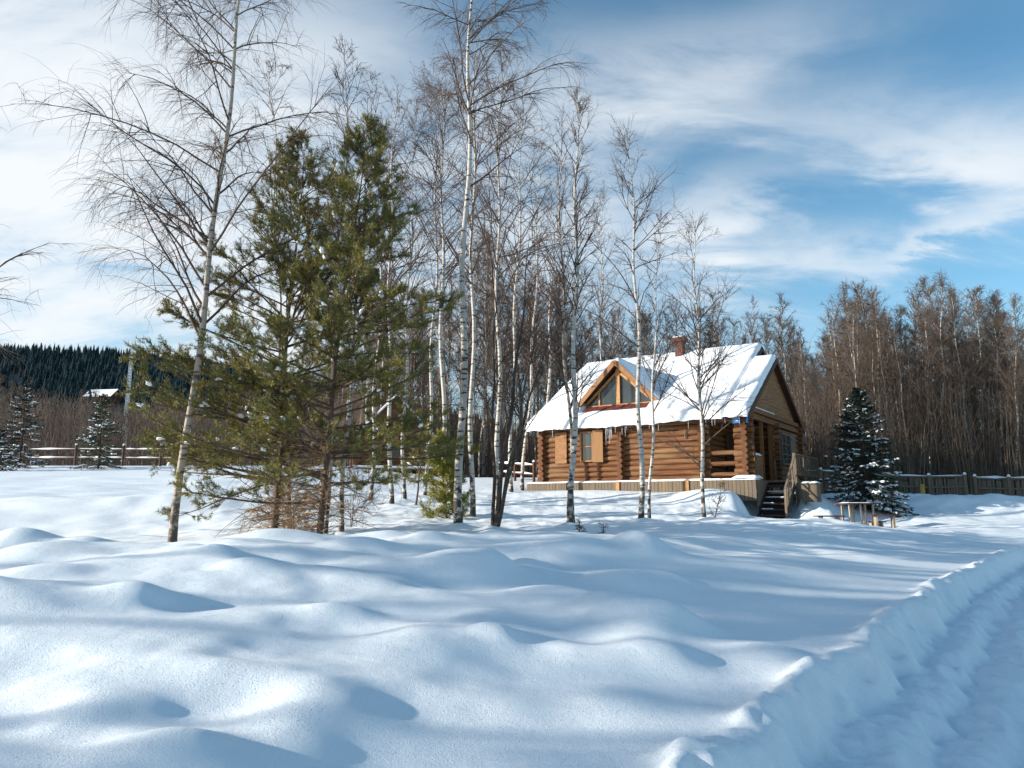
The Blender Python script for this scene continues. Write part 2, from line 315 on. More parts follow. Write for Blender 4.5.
for _ in range(85):
    y = hr.uniform(2.6, 12.5); x = hr.uniform(-6.5 * (y + 3) / 15 - 1.2, 1.6 + .12 * y); r = hr.uniform(.2, .38) * (.55 + y / 14)
    LUMPS.append((x, y, r * hr.uniform(.9, 1.6), r, hr.choice((1, 1, 1, -.8)) * hr.uniform(.07, .17) * (.6 + y / 16)))
HOUSE = (8.5, 26.85); HROT = math.radians(-34)
hc, hsn = math.cos(HROT), math.sin(HROT)
def ground_h(x, y):
    xx_ = 0
    yl = [-60, 0, 5, 8.5, 11, 14, 20, 26, 30, 44, 60, 110, 200, 500, 3000]
    zl = [-1.0, -.84, -0.76, -.62, -.62, -.80, -.30, .45, 0.95, 2.30, 2.6, 4.5, 8, 18, 30]
    zc = [-1.0, -.85, -0.76, -.62, -.55, -.66, -.42, .10, .45, 1.6, 1.9, 3.0, 6, 12, 25]
    zr = [-1.0, -.85, -.78, -.72, -.70, -.66, -.60, -.50, -.12, .75, 1.0, 2.0, 5, 10, 25]
    wl = sst(-2, -12, x); wr = sst(2, 14, x - 0.12 * np.maximum(y - 20, 0))
    h = np.interp(y, yl, zl) * wl + np.interp(y, yl, zc) * (1 - wl) * (1 - wr) + np.interp(y, yl, zr) * wr * (1 - wl)
    # the forested hill far on the left
    hx = np.where(x < -260, 1, np.exp(-((x + 260) / 260.0) ** 2))
    h = h + 69 * hx * sst(170, 430, y) * (1 + 0.03 * fbm(x / 160., y / 160., 5, 2)) * (1 - 0.5 * sst(480, 1500, y))
    d = road_sd(x, y)
    near = np.exp(-np.maximum(y, 0) / 26.0) * sst(-60, -20, -np.hypot(x, y))
    # the whole field tips down toward the road
    h = h + .06 * sst(-9, -5.5, d) - 0.54 * sst(-5.5, 1.0, d) * sst(34, 16, y)
    pil = fbm(x / 1.9 + 3.1, y / 1.45, 11, 3, 0.42)
    amp = np.where(d < 0, sst(0.2, -2.2, d), 0)
    smooth_r = 1 - 0.80 * sst(-0.5, 3.6, x - 0.32 * y) * sst(16, 12, y)
    h = h + near * amp * smooth_r * (0.145 * pil + 0.10 * fbm(x / 0.95, y / 0.7, 31, 3, .4))
    for (lx, ly, rx, ry, lh) in LUMPS:
        e = ((x - lx) / rx) ** 2 + ((y - ly) / ry) ** 2
        h = h + lh * .66 * (.55 if ly < 5 else 1.0) * np.exp(-np.clip(e, 0, 30) ** 1.15)
    h = h - .42 * np.exp(-((x + 12) / 4.5) ** 2 - ((y - 18) / 2.4) ** 2) + .28 * np.exp(-((x + 11) / 5) ** 2 - ((y - 22.3) / 1.4) ** 2)
    # trampled, broken snow between the trees and the house
    tr = sst(12.5, 17, y) * sst(38, 30, y) * sst(0.3, -2.0, d)
    h = h + tr * (0.10 * fbm(x / 1.5, y / 1.5, 41, 4, .55) + 0.02 * fbm(x / .3, y / .3, 47, 2))
    # ---- road
    cut = np.where(y > -20, 1.0, 1.0)
    rough = fbm(x / 0.42, y / 0.42, 51, 4, 0.6); rough2 = np.abs(fbm(x / 0.16, y / 0.16, 57, 3, 0.6))
    dj = d + 0.13 * fbm(x / 0.35, y / 0.35, 61, 3)
    crest = 0.085 * np.exp(-((dj + 0.05) / 0.11) ** 2) * (0.7 + 0.8 * rough)
    dk_ = dj + .07 * fbm(x / .22, y / .22, 81, 2); face = -0.25 * sst(0.0, 0.22, dj) - .11 * sst(.42, .58, dk_) - 0.11 * sst(0.88, 1.04, dk_ + .04 * rough) - 0.07 * sst(1.45, 1.75, dk_)
    furrow = 0.035 * (1 + rough) * np.exp(-((dk_ - 0.36) / 0.06) ** 2) - .03 * np.exp(-((dk_ - 0.62) / 0.06) ** 2) + 0.035 * (1 + rough) * np.exp(-((dk_ - 0.82) / 0.06) ** 2) - 0.04 * np.exp(-((dk_ - 1.12) / 0.07) ** 2) + 0.03 * np.exp(-((dj - 1.38) / 0.07) ** 2) - .05 * np.exp(-((dj - 2.3) / 0.2) ** 2)
    far_bank = 0.75 * sst(4.4, 5.4, d)
    rb = sst(-0.1, 0.2, d) * sst(4.8, 2.2, d)
    h = h + cut * (crest * 1.1 + face + .65 * furrow + far_bank + rb * (0.03 * rough + 0.03 * (rough2 - .3) * sst(2.6, .6, d) + .035 * np.abs(fbm(x / .3, y / .3, 71, 3, .6)) + .022 * np.abs(fbm(x / .11, y / .11, 75, 2, .6))))
    # ---- dug-out at the porch steps and the snow heaps beside it
    ux = (x - HOUSE[0]) * hc + (y - HOUSE[1]) * hsn; vy = -(x - HOUSE[0]) * hsn + (y - HOUSE[1]) * hc
    def G(cx, cy, rx, ry): return np.exp(-((ux - cx) / rx) ** 2 - ((vy - cy) / ry) ** 2)
    lv = np.exp(-(np.maximum(np.abs(ux + 4) - 5.4, 0) / 1.0) ** 2 - (np.maximum(np.abs(vy - 5) - 6.0, 0) / 1.6) ** 2)
    h = h * (1 - lv) + lv * (0.43 + .14 * sst(-1.5, -6, ux))
    uxs = ux + .27 * (vy + 0.6); dig = np.clip(1.5 * np.exp(-((uxs - .95) / .95) ** 4 - ((vy + 2.6) / 4.4) ** 4), 0, 1)
    h = h * (1 - dig) + dig * np.minimum(h, -0.40 + .03 * rough)
    pit = np.exp(-(np.hypot(x - 11.6, y - 24.0) / 2.7) ** 4); h = h * (1 - pit) + pit * np.minimum(h, -.74 + .05 * rough)
    h = h + 0.50 * G(2.55, -.1, .6, .6) * (1 + .35 * rough) + 0.22 * G(-.9, -1.9, 1.1, .8)
    for fx, fy in FEET: h = h + .10 * np.exp(-(((x - fx) ** 2 + (y - fy) ** 2) / .30 ** 2))
    # ploughed-up bank beyond the road on the right
    bl = (y - 29.0 + .35 * (x - 18)); h = h + (.50 + .12 * rough) * np.exp(-(bl / 1.5) ** 2) * sst(12.5, 16, x) * sst(60, 40, x)
    return h
def spaced(segs):
    out = []
    for a, b, s0, s1 in segs:
        n = max(2, int(round(2 * abs(b - a) / (s0 + s1)))); t = np.arange(n) / n
        if abs(s1 - s0) < 1e-6: out.append(a + (b - a) * t)
        else:
            k = s1 / s0; out.append(a + (b - a) * (k ** t - 1) / (k - 1))
    return np.concatenate(out + [[segs[-1][1]]])
xs = spaced([(-3500, -300, 220, 25), (-300, -40, 25, 1.2), (-40, -9, 1.2, .12), (-9, -4, .12, .035), (-4, 5, .032, .032), (5, 9, .035, .06), (9, 20, .06, .16), (20, 50, .16, 1.5), (50, 300, 1.5, 25), (300, 3500, 25, 220)])
ys = spaced([(-400, -20, 60, 2), (-20, 1, 2, .08), (1, 2, .08, .025), (2, 5, .022, .026), (5, 12, .026, .06), (12, 32, .06, .14), (32, 60, .14, 1.2), (60, 600, 1.2, 14), (600, 6000, 14, 400)])
GX, GY = np.meshgrid(xs, ys); GZ = ground_h(GX, GY)
V = np.stack([GX, GY, GZ + CZ], -1).reshape(-1, 3)
nx_, ny_ = len(xs), len(ys); idx = np.arange(nx_ * ny_).reshape(ny_, nx_)
Q = np.stack([idx[:-1, :-1], idx[:-1, 1:], idx[1:, 1:], idx[1:, :-1]], -1).reshape(-1, 4)
tag(mk('snowy_ground', V, Q, GROUND, smooth=True), kind='structure')
print('ground verts', len(V))
def gz(x, y): return float(ground_h(np.array([float(x)]), np.array([float(y)]))[0]) + CZ

# ---------------------------------------------------------------- log house
rnd = random.Random(4); random.seed(4)
HB = 0.3                                     # local z=0 is this far above camera level
house = empty('log_house', (HOUSE[0], HOUSE[1], CZ + HB), HROT, 'amber log house with snow-covered roof, triangular glazed dormer and brick chimney', 'house')
LR = 0.112; LS = 0.214
DK = 0.58
def logs_x(x0, x1, y, z0, z1, part=None, r=LR, over=(0.28, 0.28)):
    m = MB(); z = z0 + r; i = 0
    while z + r * 0.6 < z1:
        m.cyl((x0 - over[0] + rnd.uniform(-.03, .03), y, z), (x1 + over[1] + rnd.uniform(-.03, .03), y, z), r * rnd.uniform(.96, 1.04), 12, m=0, cm=1); z += LS; i += 1
    return m
def logs_y(x, y0, y1, z0, z1, r=LR, over=(0.28, 0.28)):
    m = MB(); z = z0 + r
    while z + r * 0.6 < z1:
        m.cyl((x, y0 - over[0] + rnd.uniform(-.03, .03), z), (x, y1 + over[1] + rnd.uniform(-.03, .03), z), r * rnd.uniform(.96, 1.04), 12, m=0, cm=1); z += LS
    return m
XL, XM, XR = -8.6, -1.6, 0.0; WP = 7.5; YM = 10.2; EZ = 2.86; PT = 0.63; OV = 0.5
def roofz(y): return EZ + PT * (y + OV)
WT = roofz(0) - 0.05
wx = [LOGX, ENDG]; wy = [LOGY, ENDG]
f = logs_x(XL, XM, 0, DK, WT); fo = f.build('log_wall', wx, house, smooth=False)
mm = logs_y(XL, 0, YM, DK + .1, WT); mm.build('log_wall', wy, house)
logs_y(XM, 0, WP, DK + .1, WT).build('log_wall', wy, house)
logs_y(-4.92, 0, .6, DK + .1, WT, over=(.33, 0)).build('cross_wall_ends', wy, house)
logs_x(XL, XM, YM, DK, WT).build('log_wall', wx, house)
# corner pillar of crossed logs, low rails of the open porch
logs_y(XR, 0, .42, DK + .1, WT, over=(.28, .12)).build('corner_pillar', wy, house)
logs_x(XR - .3, XR, 0, DK, WT, over=(.12, .28)).build('corner_pillar', wx, house)
for z in (DK + .22, DK + .62, DK + 1.02):
    MB().cyl((XM, 0, z), (XR - .3, 0, z), .085, 10, cm=1).build('porch_rail', wx, house)
MB().cyl((XM, 0, WT - .1), (XR, 0, WT - .1), .12, 12).cyl((XM, 0, WT - .3), (XR, 0, WT - .3), .1, 12).build('porch_beam', wx, house)
# porch floor, deck and vertical board skirt along the front
MB().box(XL - .45, .45, -.62, .0, DK - .06, DK - .005).box(XM + .12, 0.0, 0, 3.4, DK - .06, DK - .003).box(0.0, 1.45, .75, 4.8, DK - .06, DK).build('deck', GREYW, house)
sk = MB(); x = XL - .45
while x < .42:
    w = .14; sk.box(x, x + w - .012, -.66 + rnd.uniform(-.006, .006), -.625, -.15, DK - .01 + rnd.uniform(-.008, .008)); x += w
y = -.6
while y < .7:
    sk.box(.46, .49, y, y + .13, -.35, DK - .02); y += .14
sk.build('board_skirt', GREYW, house)
for x in (-2.1, -4.9): MB().box(x, x + .13, -.70, -.664, -.1, DK + .02).build('skirt_post', TRIM, house)
# snow on the deck edge
def slab_snow(name, parent, x0, x1, y0, y1, z, th, nx=30, ny=6, seed=0, edge=0.04, slope=0.0, wob=0.03, back=False, m=None):
    """rounded snow layer on a plane whose height rises with y by slope"""
    gx = np.linspace(x0, x1, nx); gy = np.linspace(y0, y1, ny); X, Y = np.meshgrid(gx, gy)
    n1 = fbm(X / 0.9 + seed, Y / 0.9, seed + 3, 3); n2 = fbm(X / 0.25 + seed, Y / 0.25, seed + 7, 2)
    ex = np.minimum(X - x0, x1 - X); ey = np.minimum(Y - y0, y1 - Y); e = np.clip(np.minimum(ex, ey) / edge, 0, 1)
    top = th * (np.sqrt(np.clip(1 - (1 - e) ** 2, 0, 1)) * .92 + .08) * (1 + .22 * n1 + .1 * n2)
    X2 = X + np.where(ex < 1e-4, wob * n2, 0); Y2 = Y + np.where(ey < 1e-4, wob * 2 * n2, 0)
    bz = z + slope * (Y2 - (y0 if not back else y0))
    T = np.stack([X2, Y2, bz + top], -1).reshape(-1, 3); B = np.stack([X2, Y2, bz], -1).reshape(-1, 3)
    i = np.arange(nx * ny).reshape(ny, nx); q = np.stack([i[:-1, :-1], i[:-1, 1:], i[1:, 1:], i[1:, :-1]], -1).reshape(-1, 4)
    off = nx * ny; qs = [q, q[:, ::-1] + off]
    rim = np.concatenate([i[0, :], i[1:, -1], i[-1, -2::-1], i[-2:0:-1, 0]]); r2 = np.roll(rim, -1)
    qs.append(np.stack([rim, rim + off, r2 + off, r2], -1))
    return mk(name, np.concatenate([T, B]), np.concatenate(qs), m or SNOW2, parent, smooth=True)
slab_snow('deck_snow', house, XL - .45, .5, -.66, -.16, DK - .002, .07, 90, 6, 2, .08)
slab_snow('deck_snow', house, -.35, .5, -.7, .1, DK + .05, .12, 16, 8, 5, .2)
# ---- roof: boards with a red metal cover (seen at the edges) and a thick uneven snow load
def roof_plane(x0, x1, y0, z0, y1, z1, seed, snow=True, nx=70, ny=40, th=.2, parent=None, cut=None):
    """slope from (y0,z0) at the eave to (y1,z1) at the ridge"""
    par = parent
    m = MB(); d = Vector((0, y1 - y0, z1 - z0)); L = d.length; nrm = Vector((0, -(z1 - z0), abs(y1 - y0))).normalized() if y1 > y0 else Vector((0, (z1 - z0), abs(y1 - y0))).normalized()
    vs = []
    for k in (0, .09):
        for (xx, yy, zz_) in ((x0, y0, z0), (x1, y0, z0), (x1, y1, z1), (x0, y1, z1)): vs.append(Vector((xx, yy, zz_)) + nrm * k)
    m.add(vs, [(0, 3, 2, 1), (4, 5, 6, 7), (0, 1, 5, 4), (1, 2, 6, 5), (2, 3, 7, 6), (3, 0, 4, 7)])
    ro = m.build('roof', DARKW, par)
    if snow:
        gx = np.linspace(x0, x1, nx); gt_ = np.linspace(0, 1, ny); X, T_ = np.meshgrid(gx, gt_)
        Y = y0 + (y1 - y0) * T_; Z = z0 + (z1 - z0) * T_
        n1 = fbm(X / 1.3 + seed, Y / 1.0, seed, 4); n2 = fbm(X / .3 + seed, Y / .3, seed + 9, 2)
        ex = np.minimum(X - x0, x1 - X); e = np.clip(np.minimum(ex, T_ * L) / .16, 0, 1)
        t = th * (np.sqrt(np.clip(1 - (1 - e) ** 2, 0, 1)) * .9 + .1) * (1 + .25 * n1 + .07 * n2)
        ov = np.where(T_ < 1e-6, -.09 + .05 * n2 + .05 * n1, 0)
        sgn = 1 if y1 > y0 else -1
        Xo = X + np.where(ex < 1e-5, .02 * n2, 0); Yo = Y + ov * sgn; Zo = Z + np.where(T_ < 1e-6, -.15 + .05 * n2 + .12 * n1, 0)
        if cut is not None: t = t * (1 - .93 * sst(cut[1] + .25, cut[1], np.abs(X - cut[0])) * sst(cut[2] - .25, cut[2], Y) * sst(cut[3] + .25, cut[3], Y))
        base = np.stack([Xo + 0 * X, Yo + nrm.y * .092, Zo + nrm.z * .092], -1)
        top = base + np.stack([0 * t, nrm.y * t * .5, t * 1.05], -1)
        i = np.arange(nx * ny).reshape(ny, nx); q = np.stack([i[:-1, :-1], i[:-1, 1:], i[1:, 1:], i[1:, :-1]], -1).reshape(-1, 4)
        if sgn < 0: q = q[:, ::-1]
        off = nx * ny; rim = np.concatenate([i[0, :], i[1:, -1], i[-1, -2::-1], i[-2:0:-1, 0]]); r2 = np.roll(rim, -1)
        Qs = np.concatenate([q, q[:, ::-1] + off, np.stack([rim, rim + off, r2 + off, r2], -1)])
        mk('roof_snow', np.concatenate([top.reshape(-1, 3), base.reshape(-1, 3)]), Qs, SNOW2, ro, smooth=True)
    return ro
RM = (YM + 2 * OV) / 2 - OV      # main ridge y
RZ = roofz(RM); PR = WP / 2; PZ = roofz(PR)
XE = 0.28
# main roof (left part) and lower porch roof (right part) share the front slope
rf = roof_plane(XL - .6, -.62, -OV, EZ, RM, RZ, 3, nx=150, ny=90, parent=house, cut=(-5.45, 1.4, .28, 1.0))
roof_plane(XL - .6, -.62, YM + OV, EZ, RM, RZ, 8, nx=50, ny=30, parent=house)
roof_plane(-.62, XE, -OV, EZ, PR, PZ, 13, nx=26, ny=46, parent=house)
roof_plane(-1.6, XE, WP + OV, EZ, PR, PZ, 17, nx=26, ny=30, parent=house)
# icicles
for k in range(26):
    x = rnd.uniform(XL - .3, XE - .3) if k > 7 else rnd.uniform(-5.4, -4.4)
    L = rnd.uniform(.12, .4) if k > 7 else rnd.uniform(.35, .85)
    MB().cyl((x, -OV - .02, EZ + .03), (x + rnd.uniform(-.01, .01), -OV - .02, EZ - L), .016, 6, .003).build('icicle', ICE, rf)
# gable triangles
def gable(x0, x1, ya, yb, z0, yr, zr, mat_, name='gable'):
    m = MB(); 
    n = int((zr - z0) / .15); 
    for k in range(n):
        za = z0 + k * (zr - z0) / n; zb = z0 + (k + 1) * (zr - z0) / n - .008
        def yy(z, e): return e + (yr - e) * (z - z0) / (zr - z0)
        j = rnd.uniform(-.006, .006)
        m.prism([(yy(za, ya), za), (yy(za, yb), za), (yy(zb, yb), zb), (yy(zb, ya), zb)], 'x', x0 + j, x1 + j)
    return m.build(name, mat_, house)
gable(.02, .07, -.2, WP + .2, roofz(-.2) - .02, PR, PZ - .03, PLANK)
gable(-.98, -.92, -.2, YM + .2, roofz(-.2) - .02, RM, RZ - .03, PLANK)
gable(XL - .07, XL - .02, -.2, YM + .2, roofz(-.2) - .02, RM, RZ - .03, PLANK)
# barge boards
for (x, ye, yr, zr, ye2) in ((XE + .03, -OV, PR, PZ, WP + OV), (-.60, 1.5, RM, RZ, YM + OV), (XL - .62, -OV, RM, RZ, YM + OV)):
    for e in (ye, ye2):
        ze = zr - PT * abs(yr - e)
        MB().bar((x, e, ze + .0), (x, yr, zr + .0), .035, .17).build('barge_board', DARKW, house)
# soffit and snow-dusted tie beam under the porch gable
MB().bar((.14, -.35, WT + .06), (.14, WP + .3, WT + .06), .14, .17).bar((.1, -.1, WT - .2), (.1, WP, WT - .2), .1, .14).build('tie_beam', LOGY, house)
slab_snow('beam_snow', house, .08, .22, .4, 3.4, WT + .146, .05, 5, 24, 21, .04)
# ---- gable-side wall behind the landing (window half of the porch)
logs_y(XR, 3.45, WP, DK + .1, WT - .2, over=(.22, .28)).build('log_wall', wy, house)
logs_x(-1.2, XR, 3.55, DK, WT - .1, over=(.2, .30)).build('log_wall', wx, house)
logs_x(XM, XR, WP, DK, WT, over=(.2, .3)).build('log_wall', wx, house)
# low boarded parapet and posts by the entrance
MB().box(-.04, .03, .75, 1.95, DK, DK + .95).build('parapet', PLANK, house)
slab_snow('parapet_snow', house, -.08, .1, .75, 1.5, DK + .955, .09, 6, 10, 27, .06)
for y in (.72, 2.0, 3.2): MB().box(-.06, .06, y - .05, y + .05, DK, WT - .12).build('porch_post', LOGY, house)
# entrance door at the back of the porch
d = MB().box(XM + .12, XM + .17, 2.2, 3.1, DK, DK + 1.95).build('door', DARKW, house)
MB().cyl((XM + .17, 2.3, DK + 1), (XM + .24, 2.3, DK + 1), .02, 8).build('door_handle', mat('dull_metal', (.3, .3, .3), .4, metal=.8), d)
# gable-side window with grey frame and shutters
def window(parent, plane, a0, a1, z0, z1, pos, fm, nv=1, nh=1, out=1):
    """plane 'y': window in a wall facing -y at y=pos, a along x ; plane 'x': facing +x at x=pos"""
    m = MB(); w = .07
    def B(M__, a, b, c, d_, dep0, dep1):
        if plane == 'y': M__.box(a, b, pos - dep1, pos - dep0, c, d_)
        else: M__.box(pos + dep0, pos + dep1, a, b, c, d_)
    B(m, a0, a1, z0, z0 + w, 0, .09); B(m, a0, a1, z1 - w, z1, 0, .09); B(m, a0, a0 + w, z0 + w, z1 - w, 0, .088); B(m, a1 - w, a1, z0 + w, z1 - w, 0, .088)
    for k in range(nv): c = a0 + (a1 - a0) * (k + 1) / (nv + 1); B(m, c - .025, c + .025, z0 + w, z1 - w, .01, .075)
    for k in range(nh): c = z0 + (z1 - z0) * (k + 1) / (nh + 1); B(m, a0 + w, a1 - w, c - .02, c + .02, .012, .07)
    wo_ = m.build('window', fm, parent)
    g = MB(); B(g, a0 + w * .5, a1 - w * .5, z0 + w * .5, z1 - w * .5, .0, .03); g.build('pane', GLASS, wo_)
    return wo_
window(house, 'x', 4.25, 5.75, DK + .75, DK + 2.05, .12, GREYW, 1, 2)
MB().box(.14, .19, 5.8, 6.55, DK + .7, DK + 2.1).box(.19, .21, 5.86, 6.5, DK + .85, DK + .93).box(.19, .21, 5.86, 6.5, DK + 1.85, DK + 1.93).build('shutter', GREYW, house)
# front windows with amber shutters
w1 = window(house, 'y', -6.75, -6.15, DK + .85, DK + 2.1, -.10, PLANK, 0, 1)
SH = mat('pale_amber_shutter', (0.33, 0.18, 0.085), 0.6, noise=(8, (6, 1, .6), (0.42, 0.22, 0.09), 0.4, 0.7))
MB().box(-6.10, -5.68, -.30, -.26, DK + .82, DK + 2.12, rot=(.28, 'Z')).build('shutter', SH, house)
MB().box(-7.95, -7.4, -.17, -.13, DK + .82, DK + 2.12).box(-7.93, -7.42, -.185, -.17, DK + 1.0, DK + 1.08).box(-7.93, -7.42, -.185, -.17, DK + 1.85, DK + 1.93).build('shutter', PLANK, house)
# pale drain pipe bracket on the front wall
MB().bar((-2.25, -.17, DK + 1.95), (-2.25, -.17, DK + 1.55), .03, .03, up=(0, 1, 0)).bar((-2.25, -.17, DK + 1.55), (-1.95, -.17, DK + 1.55), .03, .03).build('bracket', GREYW, house)
# ---- dormer with triangular glazing
DX, DY, DH = -5.62 + .2, .72, 1.85
dz0 = roofz(DY) + .10; dz1 = dz0 + 1.72
hw = 1.78
dorm = MB().prism([(DX - hw * .97, dz0), (DX + hw * .97, dz0), (DX, dz1 - .06)], 'y', DY + .16, DY + .3).build('dormer', DARKW, house)
tri = lambda s, o=0: [(DX - hw * s, dz0 + o), (DX + hw * s, dz0 + o), (DX, dz0 + o + (dz1 - dz0) * s)]
for (a, b) in ((-.86, -.06), (.06, .86)):
    pts = [(DX + hw * a if a < 0 else DX + hw * a, dz0 + .16)]
    x0, x1 = DX + hw * a, DX + hw * b
    zt = lambda x: dz0 + (dz1 - dz0) * (1 - abs(x - DX) / hw) - .26
    poly = [(x0, dz0 + .12), (x1, dz0 + .12), (x1, max(zt(x1), dz0 + .13)), (x0, max(zt(x0), dz0 + .13))]
    MB().prism(poly, 'y', DY + .10, DY + .15).build('pane', GLASS, dorm)
fr = MB()
fr.bar((DX, DY + .06, dz0 + .05), (DX, DY + .06, dz1 - .12), .17, .12, up=(0, 1, 0))
fr.bar((DX - hw * .95, DY + .05, dz0 + .06), (DX + hw * .95, DY + .05, dz0 + .06), .1, .1)
for s in (-1, 1):
    fr.bar((DX + s * hw * .92, DY + .06, dz0 + .07), (DX, DY + .06, dz1 - .22), .10, .1)
    fr.bar((DX + s * hw * .5, DY + .07, dz0 + .1), (DX + s * hw * .5, DY + .07, dz0 + (dz1 - dz0) * .5 - .1), .07, .08, up=(0, 1, 0))
fr.build('dormer_frame', TRIM, dorm)
ry_ = (dz1 + .1 - EZ) / PT - OV      # where the dormer ridge meets the main slope
for s in (-1, 1):
    # roof wing of the dormer: eave line runs into the main slope
    e = Vector((DX + s * (hw + .16), DY - .25, dz0 - .10)); a = Vector((DX, DY - .25, dz1 + .10)); r_ = Vector((DX, ry_ + .1, dz1 + .10))
    e2 = Vector((DX + s * (hw + .16), DY + .15, dz0 - .10))
    th_ = Vector((s * .05, 0, .07))
    vs = [e, a, r_, e2, e + th_, a + Vector((0, 0, .09)), r_ + Vector((0, 0, .09)), e2 + th_]
    MB().add(vs, [(0, 1, 2, 3), (4, 7, 6, 5), (0, 4, 5, 1), (1, 5, 6, 2), (2, 6, 7, 3), (3, 7, 4, 0)]).build('dormer_roof', DARKW, dorm)
    n_, k_ = 20, 20
    P = np.zeros((k_, n_, 3)); th2 = np.zeros((k_, n_))
    for i in range(k_):
        for j in range(n_):
            u_ = j / (n_ - 1); v_ = i / (k_ - 1)
            A_ = e.lerp(a, u_); B_ = e2.lerp(r_, u_); p_ = A_.lerp(B_, v_); P[i, j] = p_
            ed = min(v_ * (B_ - A_).length, u_ * 2.2) / .14
            th2[i, j] = .15 * (.12 + .88 * math.sqrt(max(0, 1 - (1 - min(ed, 1)) ** 2)))
    nn = fbm(P[..., 0] / .6, P[..., 1] / .6, 77, 3); top = P + np.stack([s * .04 + 0 * th2, 0 * th2, .095 + th2 * (1 + .25 * nn)], -1); base = P + np.array([s * .02, 0, .085])
    i = np.arange(n_ * k_).reshape(k_, n_); q = np.stack([i[:-1, :-1], i[:-1, 1:], i[1:, 1:], i[1:, :-1]], -1).reshape(-1, 4)
    off = n_ * k_; rim = np.concatenate([i[0, :], i[1:, -1], i[-1, -2::-1], i[-2:0:-1, 0]]); r2 = np.roll(rim, -1)
    mk('dormer_snow', np.concatenate([top.reshape(-1, 3), base.reshape(-1, 3)]), np.concatenate([q, q[:, ::-1] + off, np.stack([rim, rim + off, r2 + off, r2], -1)]), SNOW2, dorm, smooth=True)
    MB().bar(e + Vector((0, -.02, .03)), a + Vector((0, -.02, .03)), .04, .2).build('dormer_barge_board', PLANK, dorm)
# bare strip of red sheet under the dormer glazing, above the snow
rs = MB()
for k in range(17):
    x = DX - 1.6 + k * .2
    rs.bar((x, DY - .36, roofz(DY - .36) + .17), (x, DY + .10, roofz(DY + .1) + .16), .195, .012 + .02 * (k % 2))
rs.build('red_flashing', REDM, dorm)
# chimney
cxp, cyp = -4.15, RM - .45; zt_ = RZ + .86
ch = MB().box(cxp - .18, cxp + .18, cyp - .18, cyp + .18, RZ - .6, zt_ - .22).box(cxp - .30, cxp + .30, cyp - .27, cyp + .27, zt_ - .22, zt_ - .02).build('chimney', BRICK, house, bevel=.015)
slab_snow('chimney_snow', ch, cxp - .28, cxp + .28, cyp - .25, cyp + .25, zt_ - .02, .05, 8, 8, 3, .1)
# blue number plates under the eave at the corner
WQ = WT; WT = WT - .14
for (x, y, rz) in ((-.22, -.34, 0), (.16, -.36, .0)):
    pl = MB().box(x - .15, x + .13, y - .012, y, WT - .36, WT - .03) if x < 0 else MB().box(x + .02, x + .035, y - .1, y + .1, WT - .38, WT - .06)
    po = pl.build('number_plate', BLUE, house, bevel=.004)
    if x < 0: MB().box(x - .07, x - .05, y - .016, y - .0125, WT - .28, WT - .14).box(x - .01, x + .01, y - .016, y - .0125, WT - .28, WT - .14).box(x + .01, x + .07, y - .016, y - .0125, WT - .28, WT - .26).box(x + .01, x + .07, y - .016, y - .0125, WT - .16, WT - .14).build('number', WHITE, po)
WT = WQ
# gutter end hanging at the far eave corner
MB().cyl((XE + .05, WP + OV, EZ + .0), (XE - 1.6, WP + OV + .02, EZ + .0), .09, 10).build('gutter', mat('pale_zinc', (.6, .64, .68), .4), house)
# landing supports + skirt
lb = MB(); y = .8
while y < 4.7: lb.box(1.42, 1.46, y, y + .13, -.5, DK - .02); y += .145
lb.build('landing_skirt', GREYW, house)
# steps
nst = 6; sx0, sx1 = .52, 1.40
for k in range(nst):
    z = DK - .205 * (k + 1); y = .74 - .27 * (k + 1)
    st = MB().box(sx0, sx1, y, y + .285, z - .04, z).build('step', STAIRW, house)
    MB().box(sx0 + .02, sx1 - .02, y + .24, y + .262, z - .2, z - .045).build('riser', STAIRW, st) if k else None
    if k in (1, 2, 3, 4): slab_snow('step_snow', st, sx0 + .03, sx0 + .03 + rnd.uniform(.25, .8), y + .01, y + .12, z, .025, 10, 4, k + 40, .05)
MB().bar((sx0 - .0, .74, DK - .16), (sx0 - .0, -.9, DK - 1.40), .04, .2).bar((sx1 + .03, .74, DK - .16), (sx1 + .03, -.9, DK - 1.40), .05, .2).build('stringer', STAIRW, house)
# railing: stair flight and landing
rl = MB()
def rail(a, b, n, h=.95):
    a, b = Vector(a), Vector(b); up = Vector((0, 0, h))
    rl.bar(a + up, b + up, .07, .05); rl.bar(a + up * .25, b + up * .25, .04, .04)
    for k in range(n + 1):
        p = a.lerp(b, k / n); rl.bar(p + (Vector((0, 0, -.1)) if k in (0, n) else up * .2), p + up, .07 if k in (0, n) else .035, .07 if k in (0, n) else .035, up=(0, 1, 0))
rail((sx1 + .08, -.85, DK - 1.3), (sx1 + .08, .78, DK - .02), 6)
rail((1.42, .85, DK), (1.42, 4.7, DK), 13)
rail((.12, 3.3, DK), (1.2, 3.3, DK), 3, .9)
rl.build('railing', GREYW, house)

# wooden chest beside the steps
ax, ay = 1.95, .9
bx_, by_ = HOUSE[0] + ax * hc - ay * hsn, HOUSE[1] + ax * hsn + ay * hc
bn = empty('storage_chest', (bx_, by_, CZ + .1), HROT, 'small weathered board chest with snow on its lid beside the porch steps', 'chest')
m = MB()
for k in range(5): m.box(-.26 + k * .105, -.26 + k * .105 + .1, -.25, -.22, 0, .62); m.box(.235, .265, -.25 + k * .1, -.155 + k * .1, 0, .62); m.box(-.285, -.265, -.25 + k * .1, -.155 + k * .1, 0, .62)
m.box(-.26, .23, .22, .25, 0, .62); m.build('body', GREYW, bn)
MB().box(-.3, .3, -.28, .28, .62, .66).build('lid', GREYW, bn); slab_snow('snow_cap', bn, -.29, .29, -.27, .27, .661, .06, 10, 10, 9, .12)

